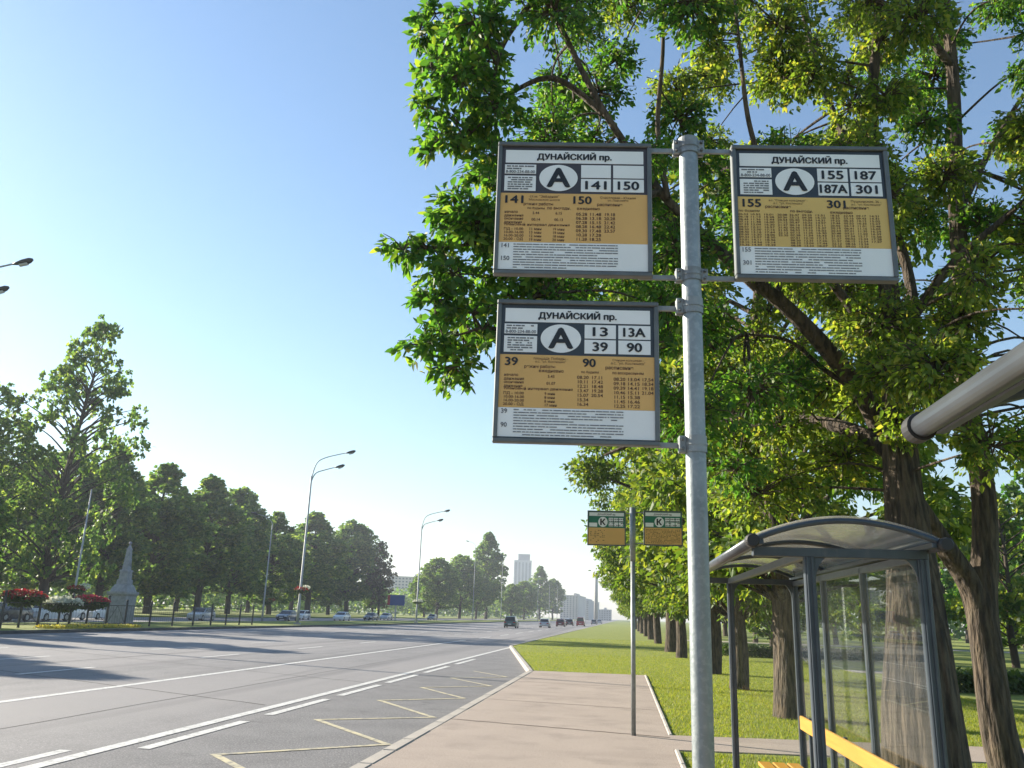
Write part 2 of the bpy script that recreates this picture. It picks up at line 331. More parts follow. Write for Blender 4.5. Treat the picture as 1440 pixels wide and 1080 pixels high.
# ------------------------------------------------------------------ writing (done early, while the scene is small)
_fc = bpy.data.curves.new('text', 'FONT'); _fo = bpy.data.objects.new('text', _fc); COL.objects.link(_fo)
def text_geo(body, bold=0.0, res=3, spacing=1.0, line=1.0, align='LEFT'):
    _fc.body = body; _fc.size = 1.0; _fc.offset = bold; _fc.resolution_u = res; _fc.space_character = spacing; _fc.space_line = line; _fc.align_x = align
    dg = bpy.context.evaluated_depsgraph_get(); dg.update()
    me = bpy.data.meshes.new_from_object(_fo.evaluated_get(dg)); n = len(me.vertices)
    co = np.empty(n*3); me.vertices.foreach_get('co', co); fs = [tuple(p.vertices) for p in me.polygons]
    bpy.data.meshes.remove(me); return co.reshape(-1, 3), fs
class Board:
    """print on a vertical board: u to the right, v down, both 0..1; board stands in the local x-z plane and faces -y"""
    def __init__(s, x0, z1, w, h, y): s.x0, s.z1, s.w, s.h, s.y = x0, z1, w, h, y
    def P(s, u, v, d): return (s.x0+u*s.w, s.y-d, s.z1-v*s.h)
    def rect(s, mb, u0, v0, u1, v1, d, th=0.0012):
        a = s.P(u0, v1, d); b = s.P(u1, v0, d); mb.box(((a[0]+b[0])/2, a[1]+th/2, (a[2]+b[2])/2), (b[0]-a[0], th, b[2]-a[2]))
    def ell(s, mb, u, v, ru, rv, d, seg=40):
        c = s.P(u, v, d); vv = []; f = []
        for k in range(seg):
            t = 2*math.pi*k/seg; vv.append((c[0]+ru*s.w*math.cos(t), c[1], c[2]+rv*s.h*math.sin(t)))
        mb.add(vv, [tuple(range(seg))])
    def text(s, mb, body, u, v, h=None, w=None, d=0.003, bold=0.0, align='c', res=3, spacing=1.0, line=1.0, fat=0.0):
        """(u, v) centre (or left/right) of the ink, h and w in board fractions"""
        co, fs = text_geo(body, bold, res, spacing, line)
        lo, hi = co.min(0), co.max(0); sz = hi-lo
        sy = h*s.h/sz[1] if h else None; sx = w*s.w/sz[0] if w else None
        sx = sx or sy; sy = sy or sx
        c = s.P(u, v, d); ox = {'c': (lo[0]+hi[0])/2, 'l': lo[0], 'r': hi[0]}[align]; oz = (lo[1]+hi[1])/2
        for k, (ex, ez) in enumerate(((0, 0), (fat, 0), (-fat, 0), (0, fat), (0, -fat)) if fat else ((0, 0),)):   # heavier strokes: stacked, slightly shifted
            e = h*s.h if h else sz[1]*sy
            mb.add(np.stack([c[0]+(co[:, 0]-ox)*sx+ex*e, np.full(len(co), c[1]-k*.00025), c[2]+(co[:, 1]-oz)*sy+ez*e*.6], 1), fs)
    def lines(s, mb, u0, v0, u1, v1, n, seed, d=0.003, fill=0.85, hh=0.35, gap=0.012, wmin=.01, wmax=.05):
        """rows of print too small to read: broken word-long strokes"""
        r = random.Random(seed); dv = (v1-v0)/n
        for i in range(n):
            u = u0; e = u1 if i < n-1 else u0+(u1-u0)*r.uniform(.5, .95)
            while u < e-.008:
                l = min(r.uniform(wmin, wmax), e-u)
                if r.random() < fill: s.rect(mb, u, v0+dv*(i+.5-hh/2), u+l, v0+dv*(i+.5+hh/2), d, .0004)
                u += l+r.uniform(.4, 1.4)*gap

def a_board(parent, x0, z1, w, h, nums, cols, seed, amber=False, brown=False, layout=None):
    """one timetable board with frame, panels and print; local board space"""
    fw = 0.017
    fr = MB()
    fr.bbox((x0+w/2, 0, z1-fw/2), (w, .034, fw), .003); fr.bbox((x0+w/2, 0, z1-h+fw/2), (w, .034, fw), .003)
    fr.bbox((x0+fw/2, 0.0, z1-h/2), (fw, .033, h-2*fw), .003); fr.bbox((x0+w-fw/2, 0.0, z1-h/2), (fw, .033, h-2*fw), .003)
    bo = fr.build('sign_board', 'alu', parent)
    B = Board(x0+fw, z1-fw, w-2*fw, h-2*fw, -0.006)
    m = MB(); B.rect(m, -.005, -.005, 1.005, 1.005, 0, .010); m.build('back_panel', 'sign_brown' if brown else 'sign_navy', bo)
    m = MB(); B.rect(m, .0, .385, 1, .778, .0016); m.build('timetable_panel', 'sign_amber' if amber else 'sign_orange', bo)
    m = MB(); B.rect(m, .0, .779, 1, .99, .0016); m.build('stop_list_panel', 'sign_white', bo)
    m = MB(); B.rect(m, .025, .03, .975, .135, .0016); m.build('title_panel', 'sign_white', bo)
    m = MB(); B.rect(m, .022, .150, .238, .226, .0016); B.rect(m, .022, .242, .238, .366, .0016); m.build('notice_panel', 'sign_white', bo)
    for k in range(4):
        m = MB(); cu, cv = k % 2, k//2
        B.rect(m, (.548, .768)[cu], (.148, .262)[cv], (.752, .977)[cu], (.252, .366)[cv], .0016); m.build('number_panel', 'sign_white', bo)
    m = MB(); B.ell(m, .393, .257, .132, .108, .0016); m.build('letter_disc', 'sign_white', bo)
    def word(nm, *a, **k): i2 = MB(); B.text(i2, *a, **k); i2.build(nm, 'sign_ink', bo)['kind'] = 'stuff'
    word('title_lettering', 'ДУНАЙСКИЙ пр.', .50, .083, w=.51, h=.074, fat=.045)
    word('letter', 'A', .394, .255, h=.150, w=.150, fat=.055)
    for k, t in enumerate(nums):
        if t: word('route_number', t, .65 if k % 2 == 0 else .872, (.2, .314)[k//2], h=.066, fat=.055, w=.047*len(t)-.008*(len(t) > 3))
    word('route_number', cols[0], .035, .437, h=.060, fat=.05, align='l', w=.04*len(cols[0])); word('route_number', cols[1], cols[2], .437, h=.060, fat=.05, align='l', w=.04*len(cols[1]))
    gi = MB(); B.lines(gi, .035, .155, .225, .195, 2, seed+1, gap=.006, hh=.5); B.text(gi, '8-800-234-88-00', .13, .21, w=.2, bold=.02)
    B.lines(gi, .045, .25, .215, .36, 6, seed+2, gap=.006, hh=.5)
    B.text(gi, cols[0], .02, .805, h=.034, bold=.02, align='l'); B.text(gi, cols[1], .02, .905, h=.034, bold=.02, align='l')
    B.lines(gi, .10, .785, .80, .885, 5, seed+3, gap=.005, hh=.34, wmax=.06, fill=.94); B.lines(gi, .10, .885, .80, .985, 5, seed+4, gap=.005, hh=.34, wmax=.06, fill=.94)
    gi.build('small_print', 'sign_ink_grey', bo)['kind'] = 'stuff'
    bi = MB(); layout(B, bi); bi.build('timetable_print', 'sign_ink_brown', bo)['kind'] = 'stuff'
    return bo
def timetable_left(B, bi, days, t1, gap):
    B.text(bi, 'режим работы', .26, .475, w=.2, bold=.015)
    B.text(bi, 'начало\nдвижения', .03, .556, w=.13, h=.05, bold=.012, align='l'); B.text(bi, 'окончание\nдвижения', .03, .610, w=.13, h=.05, bold=.012, align='l')
    for (d, u), a, b in zip(days, t1[0], t1[1]):
        B.text(bi, d, u, .508, h=.024, bold=.012); B.text(bi, a, u, .545, h=.021, bold=.012); B.text(bi, b, u, .597, h=.021, bold=.012)
    B.text(bi, 'плановый интервал движения', .255, .640, w=.44, h=.026, bold=.012)
    B.text(bi, 'ПД - 10.00\n10.00-16.00\n16.00-20.00\n20.00 - ОД', .03, .715, w=.135, h=.105, bold=.012, align='l')
    for (d, u), g in zip(days, gap): B.text(bi, '\n'.join(g), u, .715, w=.08, h=.105, bold=.012)
def col(B, bi, u, v0, ts, dv=.0335, w=.075):
    n = len(ts); B.text(bi, '\n'.join(ts), u, v0+dv*(n-1)/2, w=w, h=dv*(n-1)+.021, bold=.012, line=1.0)
def lay141(B, bi):
    timetable_left(B, bi, [('по будням', .245), ('по выходн.', .40)], (['5.44', '6.15'], ['00.14', '00.13']), (['11 мин', '13 мин', '12 мин', '19 мин'], ['19 мин', '19 мин', '18 мин', '20 мин']))
    B.text(bi, 'ст.м. "Звёздная"', .30, .413, w=.2); B.text(bi, 'Московское шоссе', .30, .437, w=.21)
    B.text(bi, 'Счастливая - Южная', .80, .413, w=.24); B.text(bi, 'ул. Ленсовета', .80, .437, w=.14); B.text(bi, 'расписание', .745, .475, w=.17, bold=.015); B.text(bi, 'ежедневно', .60, .508, h=.022, w=.155, bold=.012)
    col(B, bi, .555, .548, ['05.28', '06.28', '07.28', '08.28', '09.30', '10.28', '11.28']); col(B, bi, .65, .548, ['11.48', '13.18', '15.15', '16.48', '17.48', '17.28', '18.25']); col(B, bi, .745, .548, ['19.18', '20.28', '21.42', '22.42', '23.57'])
def lay39(B, bi):
    timetable_left(B, bi, [('ежедневно', .335)], (['5.43'], ['01.07']), (['9 мин', '8 мин', '8 мин', '17 мин'],))
    B.text(bi, 'площадь Победы -', .33, .413, w=.22); B.text(bi, 'а.с. "ул. Костюшко"', .33, .437, w=.20)
    B.text(bi, 'Станция кольцевая -', .83, .413, w=.2); B.text(bi, 'а.с. "ул. Костюшко"', .83, .437, w=.22); B.text(bi, 'расписание', .775, .475, w=.18, bold=.015); B.text(bi, 'по будням', .585, .508, h=.024, bold=.012); B.text(bi, 'по воскресеньям', .83, .512, w=.2, h=.022, bold=.012)
    col(B, bi, .54, .545, ['08.20', '10.11', '12.21', '13.47', '15.07', '15.34', '16.34']); col(B, bi, .632, .545, ['17.11', '17.42', '18.48', '19.28', '20.54'])
    col(B, bi, .775, .552, ['08.20', '09.18', '09.39', '10.46', '11.15', '11.45', '12.25']); col(B, bi, .868, .552, ['13.04', '14.15', '14.41', '15.11', '15.38', '16.46', '17.22']); col(B, bi, .955, .552, ['17.54', '18.34', '19.18', '21.04'])
def lay155(B, bi):
    B.text(bi, 'а.с. "Станция кольцевая" -', .34, .413, w=.26); B.text(bi, 'а.с. "ул. Костюшко"', .34, .437, w=.2); B.text(bi, 'Пушкинская, 36 -', .86, .413, w=.2); B.text(bi, 'а.с. "ул. Костюшко"', .86, .437, w=.2)
    B.text(bi, 'расписание', .27, .468, w=.17, bold=.015); B.text(bi, 'расписание', .79, .468, w=.17, bold=.015)
    B.text(bi, 'по будням', .075, .500, w=.14, h=.022, bold=.012); B.text(bi, 'по выходн.', .425, .500, w=.15, h=.022, bold=.012); B.text(bi, 'ежедневно', .69, .505, w=.15, h=.022, bold=.012)
    r = random.Random(5); h = 5.5
    for i, (u, n) in enumerate([(.035, 13), (.118, 13), (.208, 13), (.295, 9), (.375, 13), (.46, 13), (.55, 13), (.645, 13), (.735, 13), (.82, 13), (.91, 11)]):
        ts = []
        for k in range(n): h = 5.4+(h-5.4+r.uniform(.2, .5)) % 18; ts.append('%02d.%02d' % (int(h), int(h % 1*60)))
        col(B, bi, u, .53, ts, .0195, .066)

# ------------------------------------------------------------------ bus stop sign with three boards
PY = 3.0
bs = thing('bus_stop_sign', 'galvanised bus stop post with three timetable boards marked A', 'bus stop sign', tuple(at(978.5, 640, PY)*np.array([1, 1, 0])), R_(5.5))
PR = 0.036; PTOP = 3.53
m = MB(); m.tube([(0, 0, -.05), (0, 0, 1.2), (0, 0, 2.4), (0, 0, PTOP)], PR, 28, False); m.build('pole', 'galv', bs, True)
m = MB(); m.tube([(0, 0, PTOP-.012), (0, 0, PTOP+.006), (0, 0, PTOP+.012)], [PR+.003, PR+.003, PR-.006], 24); m.build('pole_cap', 'galv_dull', bs)
def clamp(z, sides, hh=.05):
    c = MB(); c.tube([(0, 0, z-hh/2), (0, 0, z+hh/2)], PR+.004, 24, False)
    for s in sides:
        c.bbox((s*(PR+.011), -.010, z), (.026, .012, hh), .002); c.bbox((s*(PR+.011), .012, z), (.026, .012, hh), .002)
    co = c.build('clamp', 'galv_dull', bs)
    for s in sides:
        for dz in (-hh*.28, hh*.28):
            b = MB(); b.tube([(s*(PR+.012), -.028, z+dz), (s*(PR+.012), -.016, z+dz)], .006, 6); b.build('bolt', 'alu', co)
    b = MB(); b.tube([(0, 0, z-.004), (0, 0, z+.004)], PR+.0065, 24, False); b.build('band', 'galv_dull', co)
Z = lambda py, px=978: at(px, py, PY)[2]
zt, zb, zt3, zb3 = Z(205), Z(392), Z(428), Z(630)
W_, HB = .605, None
xl = -.78+.0; 
def sx(px, py=300): return (at(px, py, PY)[0]-bs.location.x)
XL0, XL1 = sx(700), sx(916)
XR0, XR1 = sx(1032), sx(1259)*1.02
X30, X31 = sx(699, 520), sx(926, 520)
for z, rng_x in ((zt-.011, (XL0+.01, XR1+.02)), (zb+.011, (XL1-.05, XR0+.05)), (zt3-.011, (X31-.05, -PR)), (zb3+.011, (X31-.05, -PR))):
    r = MB()
    for a, b in ((rng_x[0], -PR-.002), (PR+.002, rng_x[1])):
        if b > a: r.bbox(((a+b)/2, .022, z), (b-a, .010, .020), .002)
    r.build('rail', 'galv_dull', bs)
clamp(zt-.012, (-1, 1), .06); clamp(zb+.011, (-1, 1), .05); clamp(zt3-.011, (-1,), .06); clamp(zb3+.011, (-1,), .06)
bA = a_board(bs, XL0, zt, XL1-XL0, zt-zb, ['', '', '141', '150'], ('141', '150', .50), 11, brown=True, layout=lay141)
bB = a_board(bs, XR0, zt, XR1-XR0, zt-zb, ['155', '187', '187A', '301'], ('155', '301', .60), 23, amber=True, layout=lay155)
bC = a_board(bs, X30, zt3, X31-X30, zt3-zb3, ['13', '13A', '39', '90'], ('39', '90', .54), 37, layout=lay39)
bA['label'] = 'timetable board for 141 and 150'; bB['label'] = 'timetable board for 155, 187, 187A and 301'; bC['label'] = 'timetable board for 13, 13A, 39 and 90'

# ------------------------------------------------------------------ second stop sign, two green K boards
kp = gnd(891, 1036)
ks = thing('bus_stop_sign', 'slim pole on the pavement carrying two green and orange K boards', 'bus stop sign', (kp[0], kp[1], 0), R_(1.5))
ktop = at(888, 714, kp[1])[2]
m = MB(); m.tube([(0, 0, -.05), (0, 0, 2.68)], .036, 18); m.build('pole', 'galv_dull', ks, True)
m = MB(); m.tube([(0, 0, 2.6), (0, 0, ktop)], .046, 18); m.build('pole_sleeve', 'galv', ks, True)
for x0p, x1p, pale in ((826, 880, True), (905, 960, False)):
    zt_ = at((x0p+x1p)/2, 718.5, kp[1])[2]; zb_ = at((x0p+x1p)/2, 767.5, kp[1])[2]
    xa = at(x0p, 742, kp[1])[0]-kp[0]; xb = at(x1p, 742, kp[1])[0]-kp[0]
    f = MB(); fw = .018; w, h = xb-xa, zt_-zb_
    f.bbox(((xa+xb)/2, 0, zt_-fw/2), (w, .034, fw), .003); f.bbox(((xa+xb)/2, 0, zb_+fw/2), (w, .034, fw), .003)
    f.bbox((xa+fw/2, 0, zt_-h/2), (fw, .033, h-2*fw), .003); f.bbox((xb-fw/2, 0, zt_-h/2), (fw, .033, h-2*fw), .003)
    bo = f.build('sign_board', 'alu_dark', ks); bo['label'] = 'K board with paler print, left of the pole' if pale else 'K board right of the pole'
    B = Board(xa+fw, zt_-fw, w-2*fw, h-2*fw, -.006)
    m = MB(); B.rect(m, 0, 0, 1, 1, 0, .01); m.build('back_panel', 'sign_green', bo)
    m = MB(); B.rect(m, 0, .49, 1, 1, .002); m.build('timetable_panel', 'sign_orange', bo)
    m = MB(); B.rect(m, .02, .02, .98, .13, .002); m.build('title_panel', 'sign_white', bo)
    m = MB(); B.rect(m, .02, .34, .24, .46, .002); m.build('notice_panel', 'sign_white', bo)
    for k in range(6):
        m = MB(); B.rect(m, .56+.14*(k % 3), .18+.14*(k//3), .68+.14*(k % 3), .30+.14*(k//3), .002); m.build('number_panel', 'sign_white', bo)
    m = MB(); B.ell(m, .40, .31, .13, .155, .002); m.build('letter_disc', 'sign_white', bo)
    i_ = MB(); B.text(i_, 'К', .40, .31, h=.19, fat=.06, d=.004); B.text(i_, 'ДУНАЙСКИЙ пр.', .5, .078, w=.5, d=.004, bold=.02); B.lines(i_, .57, .19, .97, .44, 4, 4, d=.004, gap=.01); i_.build('lettering', 'sign_ink', bo)['kind'] = 'stuff'
    i_ = MB()
    if pale: B.lines(i_, .05, .55, .45, .95, 8, 5, d=.004, fill=.6, gap=.02)
    else: B.lines(i_, .04, .53, .96, .97, 11, 6, d=.004, gap=.02)
    i_.build('timetable_print', 'sign_ink_brown', bo)['kind'] = 'stuff'
    for z in (zt_-.03, zb_+.03):
        r = MB(); a, b = (xb-.02, -.04) if xb < 0.1 else (.04, xa+.02)
        r.bbox(((a+b)/2, .024, z), (abs(b-a), .01, .02), .002); r.build('rail', 'galv_dull', ks)
bpy.data.objects.remove(_fo)

# ------------------------------------------------------------------ ground, road, pavement
ROADZ = -0.12
def slab(name, poly, z0, z1, material): return struct(MB().prism(poly, z0, z1).build(name, material))
struct(MB().add([(-2200, -300, -.30), (2200, -300, -.30), (2200, 3200, -.30), (-2200, 3200, -.30)], [(0, 1, 2, 3)]).build('ground', 'ground'))
road = slab('road', [(-31.75, -120), (-6.45, -120), (-6.45, 2600), (-31.75, 2600)], -.29, ROADZ, 'asphalt')
bay = slab('bus_bay', [(-6.448, -40), (-2.98, -40), (-2.98, 28.3), (-6.448, 50.6)], -.29, ROADZ-.003, 'bay_asphalt')
lawn_r = slab('lawn', [(-2.82, -120), (-2.82, 28.35), (-6.32, 50.7), (-6.32, 2500), (1500, 2500), (1500, -120)], -.29, 0.0, 'lawn')
pav = slab('pavement', [(-2.82, -40), (-2.82, 28.3), (.69, 28.45), (.69, 14.0), (14, 15.6), (14, 13.9), (.69, 12.5), (.69, 9.95), (2.6, 9.95), (2.6, -40)], -.02, .018, 'path')
med = slab('median', [(-42.9, -120), (-31.95, -120), (-31.95, 2600), (-42.9, 2600)], -.29, .03, 'lawn')
road2 = slab('side_road', [(-62, -120), (-43.1, -120), (-43.1, 2600), (-62, 2600)], -.29, ROADZ, 'asphalt')
lawn_l = slab('park_lawn', [(-1500, -120), (-62.2, -120), (-62.2, 2500), (-1500, 2500)], -.29, .03, 'lawn')
# a far junction where the road bends away is closed by grass and trees
def kerb_run(name, p0, p1, wd, ztop, material, parent, step=1.0, maxn=300):
    p0, p1 = np.array(p0, float), np.array(p1, float); L = np.linalg.norm(p1-p0); n = max(1, int(L/step)); ang = math.atan2(p1[1]-p0[1], p1[0]-p0[0])
    me = MB().bbox((0, 0, 0), (L/n-.012, wd, .34), .018).mesh(name, material)
    for i in range(min(n, maxn)):
        c = p0+(p1-p0)*((i+.5)/n); o = bpy.data.objects.new(name, me); COL.objects.link(o); o.parent = parent
        o.location = (c[0], c[1], ztop-.17+random.uniform(-.004, .004)); o.rotation_euler = (0, 0, ang+random.uniform(-.004, .004))
kerb_run('kerb_stone', (-2.90, 1), (-2.90, 28.2), .19, .026, 'kerb', pav)
kerb_run('kerb_stone', (-2.92, 28.35), (-6.40, 50.6), .16, .03, 'kerb', lawn_r)
kerb_run('kerb_stone', (-6.38, 50.7), (-6.38, 130), .16, .03, 'kerb', lawn_r)
kerb_run('edging_stone', (.73, 14.0), (.73, 28.4), .07, .035, 'kerb', pav)
kerb_run('edging_stone', (.73, 10.0), (.73, 12.45), .07, .035, 'kerb', pav)
kerb_run('kerb_stone', (-31.85, 20), (-31.85, 110), .19, .06, 'kerb_dark', med)
struct(MB().box((-31.85, 855, -.1), (.19, 1489, .31)).build('kerb', 'kerb_dark')); struct(MB().box((-6.38, 865, -.1), (.16, 1469, .24)).build('kerb', 'kerb'))
def stripe(name, pts, wd, material, parent, z=ROADZ+.004):
    """a painted line with mitred corners"""
    P = np.array(pts, float)[:, :2]; n = len(P); L = []; Rr = []
    for i in range(n):
        a = P[i]-P[i-1] if i else P[1]-P[0]; b = P[i+1]-P[i] if i < n-1 else a
        a = a/np.linalg.norm(a); b = b/np.linalg.norm(b); nn = np.array([-(a+b)[1], (a+b)[0]]); nn /= np.linalg.norm(nn)+1e-9
        k = wd/2/max(.35, abs(np.dot(nn, [-a[1], a[0]]))); L.append(P[i]+nn*k); Rr.append(P[i]-nn*k)
    v = [(*p, z) for p in L]+[(*p, z) for p in Rr]
    return MB().add(v, [(i, i+n, i+n+1, i+1) for i in range(n-1)]).build(name, material, parent)
stripe('edge_line', [(-6.56, y) for y in (-40, 8, 24, 52)], .20, 'paint_white', road)
for a, b in ((3, 10.6),): stripe('edge_dash', [(-6.93, a), (-6.93, b)], .17, 'paint_white', road)
for (xa, ya), (xb, yb) in (((185, 1052), (337, 1014)), ((368, 1005), (455, 983)), ((472, 978), (528, 963)), ((540, 960), (585, 949)), ((596, 946), (628, 937)), ((640, 934), (665, 927))):
    stripe('edge_dash', [(-6.14, gnd(xa, ya, ROADZ)[1]), (-6.14, gnd(xb, yb, ROADZ)[1])], .18, 'paint_white', bay, ROADZ+.004)
stripe('lane_line', [(-11.15, y) for y in (-40, 20, 62)], .21, 'paint_white', road)
for k in range(14): stripe('lane_dash', [(-6.56, 62+k*12), (-6.56, 66+k*12)], .15, 'paint_white', road)
for k in range(16): stripe('lane_dash', [(-11.15, 68+k*12), (-11.15, 74+k*12)], .17, 'paint_white', road)
yd1 = gnd(55, 936, ROADZ); yd2 = gnd(293, 915, ROADZ)
for X, y0 in ((-14.9, yd1[1]-2.9), (-18.9, 24), (-23.1, 27.5), (-27.4, 22)):
    for k in range(-1, 22): stripe('lane_dash', [(X, y0+k*9.5), (X, y0+k*9.5+3.2)], .16, 'paint_white', road)
zz = [(-3.3, 9.2), (-5.1, 10.9), (-3.3, 12.5), (-5.15, 14.75), (-3.38, 15.9), (-5.08, 18.35), (-3.5, 19.65), (-5.0, 21.9), (-3.45, 23.3), (-4.95, 25.5), (-3.5, 26.9), (-4.9, 29.0)]
zz = [(-5.1, 3.4), (-3.3, 5.2), (-5.1, 7.1), (-3.3, 8.9)]+zz[1:]
stripe('zigzag_marking', zz, .105, 'paint_yellow', bay, ROADZ+.004)
for X in (-46.5, -50, -53.5, -57):
    for k in range(30): stripe('lane_dash', [(X, 40+k*9), (X, 43+k*9)], .15, 'paint_white', road2)
# thin dark strips wandering across the asphalt, repair seams along it
def dark_strip(pts, wd):
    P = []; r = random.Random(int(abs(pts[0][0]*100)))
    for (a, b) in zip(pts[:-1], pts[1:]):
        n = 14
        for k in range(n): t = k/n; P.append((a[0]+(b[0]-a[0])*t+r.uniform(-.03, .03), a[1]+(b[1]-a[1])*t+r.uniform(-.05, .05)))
    P.append(pts[-1]); stripe('road_strip', P, wd, 'dark_strip', road, ROADZ+.003)
dark_strip([(-24, 25.2), (-15.95, 21.04), (-6.81, 16.47)], .05); dark_strip([(-22, 31), (-11.3, 25.0), (-6.7, 22.6)], .03); dark_strip([(-8.9, 2), (-8.8, 40), (-8.9, 90)], .03); dark_strip([(-16.9, 8), (-17, 60), (-17, 120)], .035)
mat('path_strip', (0.17, 0.13, 0.105), (0.13, 0.10, 0.085), 8, 0.9)
for a, b, wd in (((-2.82, 14.62), (.7, 13.72), .045), ((-2.82, 18.3), (.69, 17.65), .035), ((-2.82, 8.2), (.69, 7.6), .035), ((-2.82, 23.5), (.69, 23.0), .03)):  # thin strips, slightly darker than the path, running across it
    n_ = 24; r0 = random.Random(int(a[1]*10)); stripe('path_strip', [(a[0]+(b[0]-a[0])*k/n_, a[1]+(b[1]-a[1])*k/n_+r0.uniform(-.015, .015)) for k in range(n_+1)], wd, 'path_strip', pav, .0225)
# footpaths, park
pp = slab('park_path', [(9, 36), (40, 38), (90, 44), (90, 46.5), (40, 40.2), (9, 37.8)], -.01, .012, 'park_path')
pp2 = slab('park_path', [(6, 82), (120, 82), (120, 86), (6, 86)], -.01, .012, 'park_path')

# ------------------------------------------------------------------ bus shelters
def shelter(name, label, Y0, Y1, dx, TZ, farbeam=True):
    t = thing(name, label, 'bus shelter', (dx, Y0, 0), 0)
    L = Y1-Y0; XF, XB, XM = 1.10, 1.74, 1.28; TF, TB = 0.745, 1.80
    y0, y1 = .22, L-.22
    ms = [y0+(y1-y0)*k/3 for k in range(4)]
    def post(x, y, zt, w=.062, d=.05):
        p = MB(); p.bbox((x, y, zt/2+.01), (w, d, zt-.02), .005)
        p.bbox((x-w*.22, y-d/2-.004, zt/2), (.012, .010, zt-.06), .002); p.bbox((x+w*.22, y-d/2-.004, zt/2), (.012, .010, zt-.06), .002)
        o = p.build('post', 'shelter_frame', t)
        q = MB(); q.bbox((x, y, .024), (.13, .13, .012), .002); q.build('base_plate', 'shelter_frame', o)
    for y in (y0, y1): post(XF, y, TZ-.04); post(XB, y, TZ-.04)
    for y in ms[1:-1]: post(XB, y, 2.12, .05, .045)
    # wall beams along the back and over the ends
    m = MB(); m.bbox((XB, L/2, 2.105), (.05, y1-y0-.06, .05), .004); m.build('back_beam', 'shelter_frame', t); m = MB(); m.bbox((XB, L/2, .17), (.04, y1-y0-.06, .04), .004); m.build('back_rail', 'shelter_frame', t)
    for y in (y0, y1):
        m = MB(); m.bbox(((XF+XB)/2, y, .17), (XB-XF-.066, .036, .04), .004); m.build('end_rail', 'shelter_frame', t)
        if y == y1 and not farbeam: continue
        m = MB(); m.bbox(((TF+TB)/2, y, TZ-.045), (TB-TF-.06, .06, .055), .005); m.build('roof_beam', 'shelter_frame', t)
        for x, s in ((XF, 1), (XB, -1)):   # curved corner gusset
            g = MB(); n = 8; pts = [(x+s*.032, 2.125)]+[(x+s*(.032+.15*(1-math.cos(k/n*math.pi/2))), 2.125-.17*(1-math.sin(k/n*math.pi/2))) for k in range(n+1)][::1]
            v = [(a, y-.012, b) for a, b in pts]+[(a, y+.012, b) for a, b in pts]; k_ = len(pts)
            g.add(v, [tuple(range(k_)), tuple(range(k_, 2*k_))[::-1]]+[(i, (i+1) % k_, (i+1) % k_+k_, i+k_) for i in range(k_)]); g.build('gusset', 'shelter_frame', t)
    m = MB(); m.bbox((XF, L/2, 2.115), (.05, y1-y0-.06, .05), .004); m.build('front_beam', 'shelter_frame', t)
    # glass
    for k in range(3):
        m = MB(); m.box((XB, (ms[k]+ms[k+1])/2, 1.13), (.008, ms[k+1]-ms[k]-.07, 1.84)); m.build('glass_pane', 'glass', t)
    for y in (y0, y1):
        m = MB(); m.box(((XF+XB)/2, y, 1.13), (XB-XF-.08, .008, 1.84)); m.build('glass_pane', 'glass', t)
    # roof: two side tubes with black caps, arched ribs, barrel of clear sheets
    for x in (TF, TB):
        m = MB(); m.tube([(x, 0, TZ), (x, L/2, TZ), (x, L, TZ)], .031, 20); o = m.build('roof_tube', 'tube_alu', t, False)
        for p in o.data.polygons: p.use_smooth = len(p.vertices) == 4
        sg = 1 if x == TF else -1
        m = MB(); m.bbox((x+sg*.052, L/2, TZ-.004), (.03, L-.02, .03), .004); m.build('gutter', 'shelter_frame', o)
        for y, dy in ((0, -1), (L, 1)):
            m = MB(); m.tube([(x, y-dy*.03, TZ), (x, y+dy*.022, TZ), (x, y+dy*.032, TZ)], [.040, .040, .032], 20); m.build('end_cap', 'rubber', o)
    def arc(n, dz=0.0, rise=.125):
        return [(TF+(TB-TF)*k/n, TZ+dz+rise*math.sin(math.pi*k/n)**.85) for k in range(n+1)]
    ribs = [.02, L/3, 2*L/3, L-.02]
    for y in ribs:
        A = arc(20); m = MB(); m.tube([(x, y, z) for x, z in A], .017, 8); m.build('roof_rib', 'shelter_frame', t, True)
    for k in range(3):
        A = arc(20, .022); n = len(A); ya, yb = ribs[k]+.004, ribs[k+1]-.004
        v = [(x, y, z) for y in (ya, yb) for x, z in A]+[(x, y, z+.008) for y in (ya, yb) for x, z in A]
        f = [(i, i+1, i+1+n, i+n) for i in range(n-1)]+[(2*n+i, 2*n+i+n, 2*n+i+1+n, 2*n+i+1) for i in range(n-1)]
        m = MB().add(v, f); m.build('roof_sheet', 'polycarb', t, True)
    # bench on the back wall
    for x, z, h_, d_ in ((1.30, .46, .032, .11), (1.43, .46, .032, .11), (1.56, .46, .032, .11), (1.655, .83, .12, .03)):
        m = MB(); m.bbox((x, L/2-.05, z), (d_, L*.72, h_), .006); o = m.build('bench_plank', 'wood_yellow', t)
    for y in (L*.2, L*.5, L*.8):
        m = MB(); m.bbox((1.56, y, .425), (.36, .035, .03), .004); m.bbox((1.69, y, .63), (.028, .035, .52), .004); m.bbox((1.40, y, .22), (.04, .035, .40), .004); m.build('bench_bracket', 'shelter_frame', t)
    return t
shelter('bus_shelter', 'glazed bus shelter with arched clear roof and yellow bench beside the trees', 5.05, 9.3, 0.0, 2.165)
shelter('bus_shelter', 'nearer shelter roof edge of which only the round aluminium tube end shows', -1.85, 2.38, 0.065, 2.235, False)

